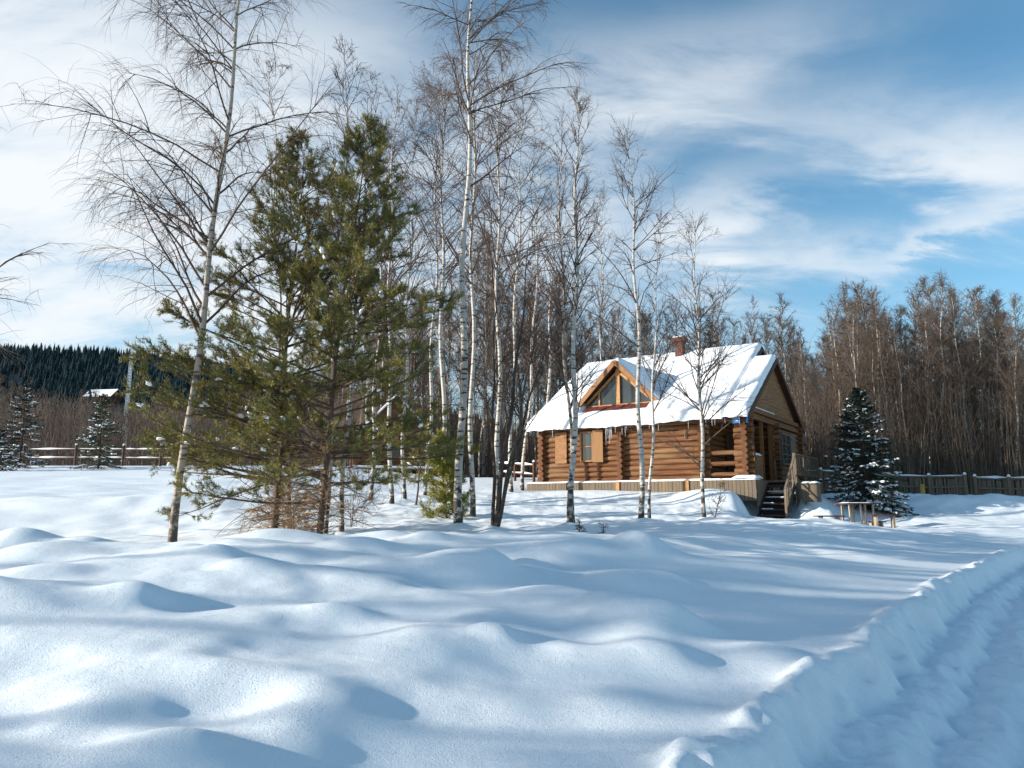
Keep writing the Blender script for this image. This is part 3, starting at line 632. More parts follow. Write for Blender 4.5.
# ---------------------------------------------------------------- second cabin behind the trees on the left
c2x, c2y, c2z = unproj(394, 470, 45)
cab = empty('log_cabin', (c2x, c2y, c2z + CZ - .2), math.radians(15), 'smaller dark log cabin with a steep snow-edged gable half hidden behind birches', 'cabin')
def simple_cabin(root, w, dp, h, rise):
    m = MB(); z = .1
    while z < h: m.cyl((-w / 2 - .25, 0, z), (w / 2 + .25, 0, z), .12, 8, cm=1); m.cyl((-w / 2, -.25, z + .1), (-w / 2, dp + .25, z + .1), .12, 8, cm=1); m.cyl((w / 2, -.25, z + .1), (w / 2, dp + .25, z + .1), .12, 8, cm=1); z += .22
    m.build('log_wall', wx, root)
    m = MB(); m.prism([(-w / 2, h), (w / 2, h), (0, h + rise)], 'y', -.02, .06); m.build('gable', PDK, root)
    for s in (-1, 1):
        m = MB(); m.add([(s * (w / 2 + .5), -.7, h - .5 * rise / (w / 2) ), (0, -.7, h + rise), (0, dp + .5, h + rise), (s * (w / 2 + .5), dp + .5, h - .5 * rise / (w / 2))], [(0, 1, 2, 3)])
        m.add([(v[0], v[1], v[2] + .12) for v in m.v[:4]], [(0, 1, 2, 3)]); m.f += [[0, 4, 5, 1], [1, 5, 6, 2], [2, 6, 7, 3], [3, 7, 4, 0]]; m.m += [0] * 4
        r_ = m.build('roof', DARKW, root)
        m2 = MB(); m2.add([(v[0], v[1], v[2] + .125) for v in m.v[:4]], [(0, 1, 2, 3)]); m2.add([(v[0], v[1], v[2] + .31) for v in m.v[:4]], [(0, 1, 2, 3)]); m2.f += [[0, 4, 5, 1], [1, 5, 6, 2], [2, 6, 7, 3], [3, 7, 4, 0]]; m2.m += [0] * 4
        m2.build('roof_snow', SNOW2, r_, bevel=.05)
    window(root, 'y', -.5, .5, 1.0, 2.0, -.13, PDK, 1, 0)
LDK = mat('brown_cabin_log', (0.20, 0.10, 0.05), 0.75, noise=(3, (.6, 5, 5), (0.06, 0.03, 0.02), 0.4, 0.65), bump=(9, (.5, 8, 8), .5, .02)); PDK = mat('brown_cabin_planks', (0.20, 0.10, 0.055), 0.75, noise=(3, (1, 1, 9), (0.07, 0.035, 0.02), 0.4, 0.65))  # own brown of the cabin logs, with darker grain
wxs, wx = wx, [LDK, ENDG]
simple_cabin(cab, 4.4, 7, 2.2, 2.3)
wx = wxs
MB().box(-2.9, 2.9, -1.3, -.2, .15, .25).build('veranda_deck', GREYW, cab); slab_snow('veranda_snow', cab, -2.9, 2.9, -1.3, -.6, .25, .14, 20, 6, 5, .12)
MB().bar((-2.6, -1.25, .2), (-2.6, -1.25, 2.2), .12, .12, up=(0, 1, 0)).bar((2.6, -1.25, .2), (2.6, -1.25, 2.2), .12, .12, up=(0, 1, 0)).bar((-2.6, -1.25, .9), (2.6, -1.25, .9), .1, .1).build('veranda_post', LDK, cab)

fx_, fy_, fz_ = unproj(116, 400, 300)
far = empty('distant_house', (fx_, fy_, gz(fx_, fy_) - .3), math.radians(80), 'far building below the mast with only its pale snowy roof showing over the wood', 'house')
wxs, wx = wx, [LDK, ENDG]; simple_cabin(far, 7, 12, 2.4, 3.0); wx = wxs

# ---------------------------------------------------------------- fences
def picket_fence(name, pts, h, label, group=None, pick=True, post_h=None, sp=.11, seed=1, capped=True):
    """pts: list of (px, py_bottom, D)"""
    r = random.Random(seed); P = []
    for px, D in pts:
        x, y, _ = unproj(px, 500, D); P.append(Vector((x, y, gz(x, y))))
    root = empty(name, P[0], 0, label, 'fence', group); O = P[0]
    pm = MB(); rm = MB(); sc_ = []
    for a, b in zip(P[:-1], P[1:]):
        L = (b - a).length; d = (b - a).normalized(); n = int(L / sp); side = Vector((-d.y, d.x, 0))
        if pick:
            for k in range(n):
                p = a.lerp(b, (k + .5) / n) - O; hh = h + r.uniform(-.07, .06); t = r.uniform(-.05, .05)
                pm.bar(p + Vector((0, 0, -.2)), p + Vector((t, 0, hh)), sp * .66, .025, up=side)
        for zz_ in ((.3, h * .62, h + .04) if pick else (h * .45, h * .95)):
            A_ = a - O + Vector((0, 0, zz_)) - side * .05; B_ = b - O + Vector((0, 0, zz_)) - side * .05
            rm.cyl(A_, B_, .045, 8)
            if zz_ > h * .9 or not pick: sc_.append((A_, B_))
    if pick: pm.build('pickets', GREYW, root)
    gw = GREYW if pick else DARKW; rm.build('rail', gw, root)
    for p in P:
        q = p - O; MB().cyl(q + Vector((0, -.07, -.2)), q + Vector((0, -.07, (post_h or h + .12))), .075, 8).build('post', gw, root)
    if capped:
        acc = Acc()
        for A_, B_ in sc_:
            n = max(4, int((B_ - A_).length / .35)); T_ = np.linspace(0, 1, n)[:, None]
            pts_ = np.array(A_)[None] * (1 - T_) + np.array(B_)[None] * T_; pts_[:, 2] += .05
            rr = np.array([max(.012, .045 + .03 * math.sin(k * 1.7 + seed) * math.sin(k * .53) + r.uniform(-.02, .02)) for k in range(n)]); rr[0] = rr[-1] = .01
            acc.add(*tubes(pts_[None], rr[None], 7))
        v, q = acc.get(); mk('snow_cap', v, q, SNOW2, root, smooth=True)
        for p in P:
            q = p - O; MB().cyl(q + Vector((0, -.07, (post_h or h + .12))), q + Vector((0, -.07, (post_h or h + .12) + .1)), .085, 8, .04).build('snow_cap', SNOW2, root)
    return root
picket_fence('picket_fence', [(806, 36), (822, 35.6), (890, 34.5), (930, 34), (966, 33.4)], 1.12, 'weathered picket fence with a snow-capped top rail behind the dark spruce', seed=2)
picket_fence('picket_fence', [(976, 33.2), (1010, 32.2), (1062, 31), (1130, 30)], 1.05, 'lower grey picket fence beyond a gap at the far right edge', seed=5)
yp = unproj(921, 500, 33.8)
tag(MB().bar((yp[0], yp[1] - .15, gz(yp[0], yp[1]) - .2), (yp[0] + .04, yp[1] - .15, gz(yp[0], yp[1]) + .85), .2, .05, up=(0, 1, 0)).build('leaning_board', mat('yellow_board', (.5, .3, .07), .6, noise=(5, (1, 1, .3), (.35, .18, .05), .4, .6)), None), 'single yellow board leaning against the picket fence', 'board')
picket_fence('rail_fence', [(-60, 45), (20, 44.5), (72, 44), (120, 43.5), (158, 43), (174, 42.8)], 1.0, 'two-rail wooden fence capped with snow at the far left edge of the field', pick=False, post_h=1.2, seed=8)
picket_fence('rail_fence', [(498, 42), (515, 40), (534, 38)], .95, 'short piece of snowy log rail fence left of the log house', pick=False, seed=9)

# ---------------------------------------------------------------- picnic table with benches
def plank_top(m, x0, x1, y0, y1, z, n, t=.04):
    w = (y1 - y0) / n
    for k in range(n): m.box(x0, x1, y0 + k * w + .006, y0 + (k + 1) * w - .006, z - t, z)
REDW = mat('maroon_painted_board', (.14, .05, .045), .6, noise=(8, (.5, 3, 3), (.08, .03, .03), .4, .6))
PALEL = mat('pale_leg_wood', (.42, .36, .27), .8, noise=(8, (1, 1, .3), (.25, .2, .15), .4, .6))
D_T = 24.5
tx, ty, tz = unproj(857, 503, D_T)
tgz = tz + CZ - .74
tb = empty('picnic_table', (tx, ty, tgz), .12, 'maroon-topped outdoor table with pale crossed legs half sunk in snow before the spruce', 'table')
m = MB(); plank_top(m, -.62, .62, -.35, .35, .74, 5); m.build('tabletop', REDW, tb)
for sx in (-.38, .0, .38):
    for sy in (-.22, .22): MB().bar((sx, sy, -.3), (sx + .03 * (1 if sx > 0 else -1), sy, .7), .05, .05, up=(0, 1, 0)).build('leg', PALEL, tb)
slab_snow('snow_cap', tb, -.5, .35, -.3, .3, .741, .02, 12, 8, 4, .1)
def bench(px, py, D, w, rz, label):
    x, y, z = unproj(px, py, D); b = empty('bench', (x, y, z + CZ - .44), rz, label, 'bench', 'benches around the outdoor table')
    m = MB(); plank_top(m, -w / 2, w / 2, -.16, .16, .44, 3); m.build('seat', REDW, b)
    for s in (-1, 1): MB().bar((s * w * .3, 0, -.3), (s * w * .3, 0, .4), .06, .2, up=(0, 1, 0)).build('leg', PALEL, b)
    return b
bench(829, 515.5, 24.3, .92, .05, 'short maroon bench left of the outdoor table')
bench(884, 514.5, 23.9, .86, -.1, 'short maroon bench right of the outdoor table')
bench(876, 521, 24.9, .55, .3, 'low dark bench partly buried in snow below the outdoor table')

# ---------------------------------------------------------------- trees
def nrm(a): return a / (np.linalg.norm(a, axis=-1, keepdims=True) + 1e-9)
def curve_branches(P0, D0, L, k, droop, wob, rng, lift=0.0):
    """grow m branches from P0 with direction D0; droop bends them down with length"""
    m = len(P0); P = np.zeros((m, k, 3)); P[:, 0] = P0; D = nrm(D0)
    st = (L / (k - 1))[:, None]
    for i in range(1, k):
        P[:, i] = P[:, i - 1] + D * st
        g = np.zeros((m, 3)); g[:, 2] = -droop[:, 0] * (i / k) + lift if droop.ndim > 1 else -droop * (i / k) + lift
        D = nrm(D + g / (k - 1) + rng.normal(0, wob, (m, 3)) / math.sqrt(k - 1))
    return P
def sample_on(P, R, par, t):
    k = P.shape[1]; f = t * (k - 1); i = np.clip(np.floor(f).astype(int), 0, k - 2); w = (f - i)[:, None]
    p = P[par, i] * (1 - w) + P[par, i + 1] * w; d = nrm(P[par, i + 1] - P[par, i]); r = R[par, i] * (1 - w[:, 0]) + R[par, i + 1] * w[:, 0]
    return p, d, r
def birch_geo(seed, H, r0, lean=(0, 0), n1=36, n2=7, n3=4, start=.25, spread=.30, up=.9, droop=1.0, bend=.02, tw=.003, sides=8, stems=1, l3=.5, wob=.25, side_bias=None):
    rng = np.random.default_rng(seed); k = 22; T = Acc(); B = Acc()
    Ps, Rs = [], []
    for s in range(stems):
        t = np.linspace(0, 1, k)
        lx, ly = (lean[0], lean[1]) if s == 0 else (lean[0] + rng.uniform(-.12, .12) * H, lean[1] + rng.uniform(-.1, .1) * H)
        hh = H * (1 if s == 0 else rng.uniform(.75, .95))
        ph = rng.uniform(0, 6, 4)
        x = lx * t + bend * H * (np.sin(t * 4 + ph[0]) - np.sin(ph[0])) * .5 * t ** .5 + .004 * H * np.sin(t * 19 + ph[1])
        y = ly * t + bend * H * (np.sin(t * 3.3 + ph[2]) - np.sin(ph[2])) * .5 * t ** .5 + .004 * H * np.sin(t * 17 + ph[3])
        x -= (x[-1] - lx) * t; y -= (y[-1] - ly) * t
        P = np.stack([x, y, t * hh - .25 * (1 - t)], -1); R = r0 * (1 if s == 0 else .7) * ((1 - t) ** .85 * .93 + .035); R[0] *= 1.25
        Ps.append(P); Rs.append(R)
    P = np.stack(Ps); R = np.stack(Rs); T.add(*tubes(P, R, sides))
    m1 = n1 * stems; par = rng.integers(0, stems, m1); tt = start + (1 - start) * rng.random(m1) ** .85 * .97
    p, d, r = sample_on(P, R, par, tt); az = rng.uniform(0, 2 * np.pi, m1)
    if side_bias is not None: az = np.where(rng.random(m1) < .45, side_bias + rng.normal(0, .6, m1), az)
    upv = up * (1 + .3 * rng.normal(size=m1)) + .9 * np.maximum(tt - .8, 0) * 5
    D0 = np.stack([np.cos(az), np.sin(az), upv], -1)
    L = H * spread * (np.clip((1 - tt) / (1 - start), 0, 1) ** .7 * .88 + .12) * rng.uniform(.55, 1.1, m1)
    P1 = curve_branches(p, D0, L, 9, np.full(m1, droop) * rng.uniform(.5, 1.4, m1), wob, rng)
    t1 = np.linspace(0, 1, 9); R1 = np.minimum(r * .42, .004 + .0072 * L)[:, None] * (1 - t1)[None] ** .8 + tw * .9
    B.add(*tubes(P1, R1, 5))
    m2 = m1 * n2; par = np.repeat(np.arange(m1), n2); tt = rng.uniform(.15, .98, m2); p, d, r = sample_on(P1, R1, par, tt)
    D0 = d + rng.normal(0, .62, (m2, 3)); D0[:, 2] += .15 - .15 * droop
    L2 = (L[par] * .42 * (1.15 - tt * .75) * rng.uniform(.5, 1.2, m2)) + .08
    P2 = curve_branches(p, D0, L2, 6, np.full(m2, droop * 1.3) * rng.uniform(.4, 1.4, m2), wob, rng)
    R2 = np.minimum(r * .7, .0095)[:, None] * (1 - np.linspace(0, 1, 6))[None] + tw * .8
    B.add(*tubes(P2, R2, 3))
    if n3:
        m3 = m2 * n3; par = np.repeat(np.arange(m2), n3); tt = rng.uniform(.12, 1, m3); p, d, r = sample_on(P2, R2, par, tt)
        D0 = d + rng.normal(0, .6, (m3, 3)); D0[:, 2] -= .2 * droop
        L3 = np.clip(L2[par] * l3, .08, .6) * rng.uniform(.5, 1.3, m3)
        P3 = curve_branches(p, D0, L3, 4, np.full(m3, droop * 1.5), wob, rng)
        B.add(*tubes(P3, np.repeat(np.array([[1., .9, .75, .4]]) * tw, m3, 0), 3))
    return T.get(), B.get()
def tree_obj(name, loc, geo, mats, label, group=None, cat='tree', parts=('trunk', 'crown')):
    root = empty(name, loc, 0, label, cat, group)
    for g, m, n in zip(geo, mats, parts): mk(n, g[0], g[1], m, root, smooth=True)
    return root
def dup(root, loc, rz, scale=(1, 1, 1), label=None, group=None):
    r = root.copy(); C.objects.link(r); r.location = loc; r.rotation_euler = (0, 0, rz); r.scale = scale
    if label: r['label'] = label
    if group: r['group'] = group
    for ch_ in list(root.children):
        c = ch_.copy(); C.objects.link(c); c.parent = r
        for g in ch_.children:
            d_ = g.copy(); C.objects.link(d_); d_.parent = c
    return r
def birch_at(seed, px, py, D, tpx, tpy, r0, label, mats=(BARK, TWIG), name='birch', dtop=0, group='bare birches standing in the snow field', **kw):
    bx, by, bz = unproj(px, py, D); g_ = gz(bx, by) - CZ
    tx_, ty_, tz_ = unproj(tpx, tpy, D + dtop)
    H = tz_ - g_
    geo = birch_geo(seed, H, r0, (tx_ - bx, ty_ - by), **kw)
    return tree_obj(name, (bx, by, g_ + CZ), geo, mats, label, group)
# hero birch on the left, weeping
birch_at(11, 171, 545, 14, 262, -170, .082, 'tall leaning birch with weeping twigs at left, nearest the viewer', mats=(BARKH, TWIG), n1=54, n2=12, n3=8, start=.24, spread=.31, up=1.0, droop=1.5, bend=.014, tw=.0026, side_bias=math.radians(185), l3=1.0, wob=.2)
birch_at(12, -105, 560, 13, -95, -60, .09, 'weeping birch outside the left edge with only its twig tips in view', n1=34, n2=9, n3=5, start=.3, spread=.26, up=.7, droop=1.5, l3=.7, side_bias=0.0)
# birches woven through the pines
birch_at(13, 326, 538, 14.3, 345, 45, .05, 'thin birch rising tight beside the front pine trunk', n1=30, n2=6, n3=3, start=.45, spread=.2, up=1.5, droop=.3)
birch_at(14, 341, 527, 15.5, 372, 70, .055, 'slim birch with forked snowy base right of the pines', n1=30, n2=6, n3=3, start=.4, spread=.2, up=1.5, droop=.3, mats=(BARK, TWIG))
birch_at(15, 292, 520, 17, 268, 60, .05, 'thin birch whose top shows between the leaning birch and the pines', n1=34, n2=7, n3=4, start=.4, spread=.24, up=.9, droop=1.0)
# main tall birch of the middle cluster
birch_at(21, 460, 527, 17, 470, -110, .10, 'tallest white birch in the middle cluster, its top out of frame', n1=36, n2=10, n3=7, start=.50, spread=.22, up=.8, droop=1.4, bend=.01, l3=.8)
birch_at(22, 471, 500, 21, 480, 20, 0.080, 'white birch just right of and behind the tallest birch', n1=46, n2=8, n3=5, start=.42, spread=.23, up=1.1, droop=.8, bend=.012)
birch_at(23, 446, 492, 24, 440, 60, 0.088, 'white birch just left of and behind the tallest birch', n1=46, n2=8, n3=5, start=.4, spread=.24, up=1.2, droop=.7)
birch_at(24, 497, 500, 22, 505, 45, 0.080, 'white birch with black-speckled trunk behind the dark sapling', n1=48, n2=8, n3=5, start=.35, spread=.25, up=1.2, droop=.7)
birch_at(26, 391, 488, 24, 398, 90, 0.080, 'birch with crooked base left of the middle cluster', n1=48, n2=8, n3=5, start=.35, spread=.25, up=1.1, droop=.8)
birch_at(27, 404, 480, 26, 416, 110, 0.072, 'birch standing in front of the small cabin gable', n1=48, n2=8, n3=5, start=.35, spread=.25, up=1.2, droop=.7)
birch_at(28, 372, 478, 26, 384, 120, 0.080, 'birch between the pines and the small cabin', n1=44, n2=8, n3=4, start=.35, spread=.25, up=1.2, droop=.7)
birch_at(29, 522, 480, 33, 540, 140, 0.088, 'birch in front of the wood left of the log house', n1=50, n2=8, n3=4, start=.3, spread=.26, up=1.2, droop=.7)
birch_at(41, 427, 484, 29, 433, 70, 0.080, 'birch with fine lacy top between the tallest birch and the small cabin', n1=50, n2=9, n3=5, start=.45, spread=.27, up=1.0, droop=.9)
birch_at(42, 511, 484, 30, 522, 80, 0.080, 'birch with fine drooping top right of the black-speckled one', n1=50, n2=9, n3=5, start=.45, spread=.27, up=1.0, droop=.9)
birch_at(43, 548, 482, 34, 556, 178, .09, 'birch behind the left edge of the log house roof', n1=46, n2=8, n3=4, start=.3, spread=.27, up=1.2, droop=.6)
birch_at(44, 596, 470, 44, 604, 190, .09, 'tall thin birch rising from behind the log house dormer', n1=46, n2=8, n3=4, start=.35, spread=.24, up=1.3, droop=.5)
# dark multi-stemmed sapling
birch_at(31, 494, 530, 16.5, 530, 235, .065, 'dark multi-stemmed sapling with spreading limbs in the foreground row', mats=(DARKB, TWIG), name='sapling', stems=4, n1=11, n2=7, n3=3, start=.2, spread=.3, up=1.3, droop=.1, bend=.02, wob=.2)
# young upright birches in front of the house
birch_at(32, 571, 528, 17, 577, 88, .078, 'rough-trunked upright birch in front of the left end of the log house', n1=54, n2=7, n3=3, start=.22, spread=.20, up=1.7, droop=.15, bend=.008, tw=.0024, l3=.8)
birch_at(33, 575, 524, 17.6, 560, 105, .05, 'thin second stem growing close behind the rough-trunked birch', mats=(BARK2, TWIG), n1=34, n2=6, n3=3, start=.25, spread=.22, up=1.8, droop=.15)
birch_at(34, 642, 524, 18.6, 627, 130, .075, 'white birch standing before the dormer of the log house', n1=38, n2=6, n3=3, start=.42, spread=.27, up=1.2, droop=.1, bend=.012, tw=.0024, l3=.9)
birch_at(35, 649, 521, 19.2, 661, 215, .048, 'thinner birch right of its white neighbour before the dormer', n1=34, n2=7, n3=3, start=.35, spread=.22, up=1.5, droop=.2, bend=.01)
birch_at(36, 704, 521, 19.6, 694, 212, .06, 'birch with upswept twigs before the right half of the log house roof', n1=52, n2=7, n3=3, start=.14, spread=.34, up=1.0, droop=.05, bend=.008, tw=.0024, l3=.8)
birch_at(37, 712, 520, 19.9, 724, 480, .016, 'small bare seedling at the foot of the birch before the roof', name='sapling', mats=(DARKB, TWIG), n1=9, n2=4, n3=2, start=.2, spread=.5, up=1.0, droop=0, stems=2)

birch_at(51, 581, 531, 15.6, 579, 521, .006, 'tuft of dry weed stalks in the snow at the foot of the rough-trunked birch', name='dry_weed', mats=(DARKB, TWIG), n1=7, n2=3, n3=2, start=.2, spread=.6, up=.6, droop=.4, stems=3)
birch_at(52, 606, 533, 15.2, 603, 524, .005, 'dry weed stalk in the snow between the rough-trunked birch and the white birch pair', name='dry_weed', mats=(DARKB, TWIG), n1=6, n2=3, n3=2, start=.2, spread=.6, up=.5, droop=.5, stems=2)
birch_at(53, 296, 512, 16.6, 290, 470, .014, 'leafless bush with tan twigs under the pines', name='bush', mats=(DARKB, BNEED), n1=16, n2=8, n3=5, start=.05, spread=.9, up=.5, droop=.6, stems=4, tw=.004)
birch_at(54, 352, 500, 19, 356, 462, .012, 'leafless dark bush right of the pines', name='bush', mats=(DARKB, TWIG), n1=10, n2=6, n3=4, start=.1, spread=.8, up=.6, droop=.3, stems=3)
# ---- conifers
def needles(S, D, L, n, nl, nw, rng, fwd=.9):
    """S start (m,3), D unit dir, L length; n needle triangles per shoot (as thin quads)"""
    m = len(S); par = np.repeat(np.arange(m), n); t = rng.random(m * n)
    p = S[par] + D[par] * (L[par] * t)[:, None]
    r = rng.normal(size=(m * n, 3)); r -= (r * D[par]).sum(1, keepdims=True) * D[par]; r = nrm(r)
    d = nrm(r + D[par] * fwd * rng.uniform(.6, 1.4, (m * n, 1))); w = nrm(np.cross(d, rng.normal(size=(m * n, 3)))) * nw / 2
    ll = (nl * rng.uniform(.7, 1.2, m * n))[:, None]
    V = np.stack([p - w, p + w, p + d * ll + w * .3, p + d * ll - w * .3], 1).reshape(-1, 3)
    return V, np.arange(len(V)).reshape(-1, 4)
def blob_mesh(P, R, rng, n=8, k=6):
    """flattened snow lumps; P (m,3), R (m,3)"""
    th = np.linspace(0, np.pi, k); ph = np.arange(n) * 2 * np.pi / n
    u = np.stack([np.sin(th)[:, None] * np.cos(ph), np.sin(th)[:, None] * np.sin(ph), np.cos(th)[:, None] * np.ones(n)], -1)
    m = len(P); jit = 1 + rng.normal(0, .16, (m, k, n, 1)); jit[:, 0] = jit[:, 0, :1]; jit[:, -1] = jit[:, -1, :1]
    V = P[:, None, None] + u[None] * R[:, None, None] * jit
    i = np.arange(k * n).reshape(k, n); nx = np.roll(i, -1, 1); q = np.stack([i[:-1], i[1:], nx[1:], nx[:-1]], -1).reshape(-1, 4)
    Qa = (q[None] + (np.arange(m) * k * n)[:, None, None]).reshape(-1, 4)
    return V.reshape(-1, 3), Qa
def sleeves(A_, B_, r, rng, lift, k=6, n=7):
    m = len(A_); t = np.linspace(0, 1, k)[None, :, None]; P = A_[:, None] * (1 - t) + B_[:, None] * t; P = P + rng.normal(0, .012, P.shape); P[..., 2] += lift
    R_ = r[:, None] * np.clip(np.sin(np.linspace(.08, np.pi - .12, k)), .1, 1)[None] * rng.uniform(.45, 1.25, (m, k)); R_[:, 0] *= .3; R_[:, -1] *= .3
    V, Q = tubes(P, R_, n); V = V.reshape(m, k, n, 3); V[..., 2] = P[:, :, None, 2] + (V[..., 2] - P[:, :, None, 2]) * .6
    return V.reshape(-1, 3), Q
def pine(name, px, py, D, tpx, tpy, r0, label, seed, n1=70, maxl=2.3, start=.12, extra=(), nm=PNEED, n2=12, n3=4, nn=46, nl=.075, nw=.009, snowq=.11, dead=True, prof=.55, pos=None, H=None):
    rng = np.random.default_rng(seed)
    if pos: bx, by = pos; g_ = gz(bx, by) - CZ; t_ = (bx + .3, by, 0)
    else: bx, by, bz = unproj(px, py, D); g_ = gz(bx, by) - CZ; t_ = unproj(tpx, tpy, D + .2); H = t_[2] - g_
    k = 16; t = np.linspace(0, 1, k); lx = t_[0] - bx
    P = np.stack([lx * t ** 1.3 + .03 * np.sin(t * 9), .2 * t + .03 * np.cos(t * 8), H * t - .2 * (1 - t)], -1)[None]; R = (r0 * ((1 - t) ** .9 * .95 + .05))[None]
    root = empty(name, (bx, by, g_ + CZ), 0, label, 'tree')
    v, q = tubes(P, R, 9); mk('trunk', v, q, PINEB, root, smooth=True)
    nw_ = int(n1 / 5); tt = start + (1 - start) * (np.repeat((np.arange(nw_) + .5) / nw_, 5) + rng.normal(0, .012, nw_ * 5)); tt = np.clip(tt, start, .985); m1 = len(tt)
    p, d, r = sample_on(P, R, np.zeros(m1, int), tt); az = rng.uniform(0, 2 * np.pi, m1)
    upv = .12 + .9 * tt ** 1.6 + rng.normal(0, .12, m1)
    L = maxl * (np.clip((1 - tt) / (1 - start), 0, 1) ** prof * .95 + .10) * rng.uniform(.55, 1.12, m1)
    D0 = np.stack([np.cos(az), np.sin(az), upv], -1)
    if extra:
        ex = np.array(extra, float); pe, _, re = sample_on(P, R, np.zeros(len(ex), int), ex[:, 0]); p = np.concatenate([p, pe]); r = np.concatenate([r, re])
        D0 = np.concatenate([D0, ex[:, 1:4]]); L = np.concatenate([L, ex[:, 4]]); tt = np.concatenate([tt, ex[:, 0]]); m1 = len(tt)
    P1 = curve_branches(p, D0, L, 9, np.full(m1, -.05), .12, rng, lift=.06)
    R1 = np.minimum(r * .45, .008 + .011 * L)[:, None] * (1 - np.linspace(0, 1, 9))[None] ** .8 + .004
    W_ = Acc(); W_.add(*tubes(P1, R1, 5))
    par = np.repeat(np.arange(m1), n2); par = par[rng.random(len(par)) < np.clip(L[par] / (maxl * .55), .3, 1)]; m2 = len(par); t2 = rng.uniform(.28, 1, m2); p, d, r = sample_on(P1, R1, par, t2)
    D0 = d * .9 + rng.normal(0, .55, (m2, 3)) * np.array([1, 1, .6]); D0[:, 2] += .2
    L2 = np.clip(L[par] * .34 * (1.2 - t2) * rng.uniform(.6, 1.3, m2) + .12, .1, .8)
    P2 = curve_branches(p, D0, L2, 4, np.full(m2, -.4), .15, rng); R2 = np.repeat(np.array([[.007, .006, .005, .004]]), m2, 0); W_.add(*tubes(P2, R2, 3))
    m3 = m2 * n3; par = np.repeat(np.arange(m2), n3); t3 = rng.uniform(.3, 1, m3); p, d, r = sample_on(P2, R2, par, t3)
    d3 = nrm(d + rng.normal(0, .5, (m3, 3)) + np.array([0, 0, .25])); L3 = rng.uniform(.12, .27, m3)
    v, q = W_.get(); mk('branches', v, q, PINEB, root, smooth=True)
    v, q = needles(p, d3, L3, nn, nl, nw, rng); mk('crown', v, q, nm, root)
    # snow pads
    s = rng.random(m2) < snowq; m_ = int(s.sum())
    if m_:
        A_ = P2[s][:, 1]; B_ = A_ + nrm(P2[s][:, 3] - A_) * rng.uniform(.07, .24, (m_, 1)); v, q = sleeves(A_, B_, rng.uniform(.025, .078, m_), rng, .035); tag(mk('snow_load', v, q, SNOW2, root, smooth=True), kind='stuff')
    if dead:
        md = 44; td = rng.uniform(.03, start + .1, md); p, d, r = sample_on(P, R, np.zeros(md, int), td); az = rng.uniform(0, 6.28, md)
        Pd = curve_branches(p, np.stack([np.cos(az), np.sin(az), rng.uniform(-.25, .35, md)], -1), rng.uniform(.6, 1.7, md), 7, np.full(md, .3), .3, rng); Rd = np.repeat(np.linspace(.013, .003, 7)[None], md, 0)
        A = Acc(); A.add(*tubes(Pd, Rd, 4)); n = md * 9; par = np.repeat(np.arange(md), 9); p, d, r = sample_on(Pd, Rd, par, rng.uniform(.2, 1, n))
        Pe = curve_branches(p, d + rng.normal(0, .7, (n, 3)), rng.uniform(.15, .6, n), 4, np.full(n, .5), .3, rng); A.add(*tubes(Pe, np.repeat(np.array([[.005, .004, .003, .002]]), n, 0), 3))
        v, q = A.get(); mk('dead_branches', v, q, BNEED, root)
    return root
pine('pine', 318, 541, 14, 366, 136, .065, 'front olive-green pine with a dark trunk and snow pads, right of the leaning birch', 101, prof=.95, maxl=2.9, n1=110, start=.13,
     extra=[(.17, -1, .15, -.18, 3.7), (.2, -1, -.3, -.05, 2.8), (.22, -1, .5, .05, 2.6), (.10, -1, -.2, -.1, 2.4), (.55, 1, .1, .1, 2.1), (.5, 1, -.1, .1, 2.0), (.75, 1, 0, .4, 1.3)])
pine('pine', 274, 512, 15.6, 304, 146, .075, 'second olive-green pine behind the leaning birch', 102, maxl=3.5, n1=112, start=.12, prof=1.0,
     extra=[(.3, -1, 0, .1, 2.9), (.38, -1, .2, .15, 2.8), (.45, -1, -.2, .2, 2.5), (.28, -1, -.4, 0, 2.7)])
pine('young_pine', 446, 497, 21, 442, 438, .035, 'small bright yellow-green pine in the snow left of the tallest birch', 103, maxl=.64, n1=55, start=.02, nm=YNEED, n2=7, n3=4, nn=22, nl=.085, nw=.013, snowq=.05, dead=False, prof=.7)
pine('young_pine', 415, 492, 25, 430, 425, .04, 'thin dark pine between the small cabin and the young green pine', 104, maxl=.7, n1=25, start=.25, n2=6, n3=3, nn=20, nl=.09, nw=.013, snowq=.2, dead=False, prof=.6)

# unseen pines added at left to throw shade over the snow on the right
OFF = ['nearest the road', 'second from the road', 'third from the road', 'fourth from the road', 'in the middle of its row', 'fifth from the far end of its row', 'fourth from the far end of its row', 'third from the far end of its row', 'second from the far end of its row', 'at the far end of its row']
for k, (x_, y_, H_) in enumerate([(-25, -4.2, 13), (-27.5, -3.0, 14.5), (-24.5, -1.9, 12.5), (-27, -.7, 13.5), (-25, .4, 13.5), (-28, 1.5, 14.5), (-25.5, 2.7, 13), (-27, 4.0, 14), (-24.5, 5.0, 12.5), (-26.5, 6.4, 13.5)]):
    lab = 'added shade pine outside the left edge, ' + OFF[k]
    pine('added_shade_pine', 0, 0, 0, 0, 0, .09, lab, 120 + k, n1=56, maxl=2.2, start=.50, n2=8, n3=4, nn=11, nl=.13, nw=.045, snowq=.02, dead=False, prof=.5, pos=(x_, y_), H=H_)

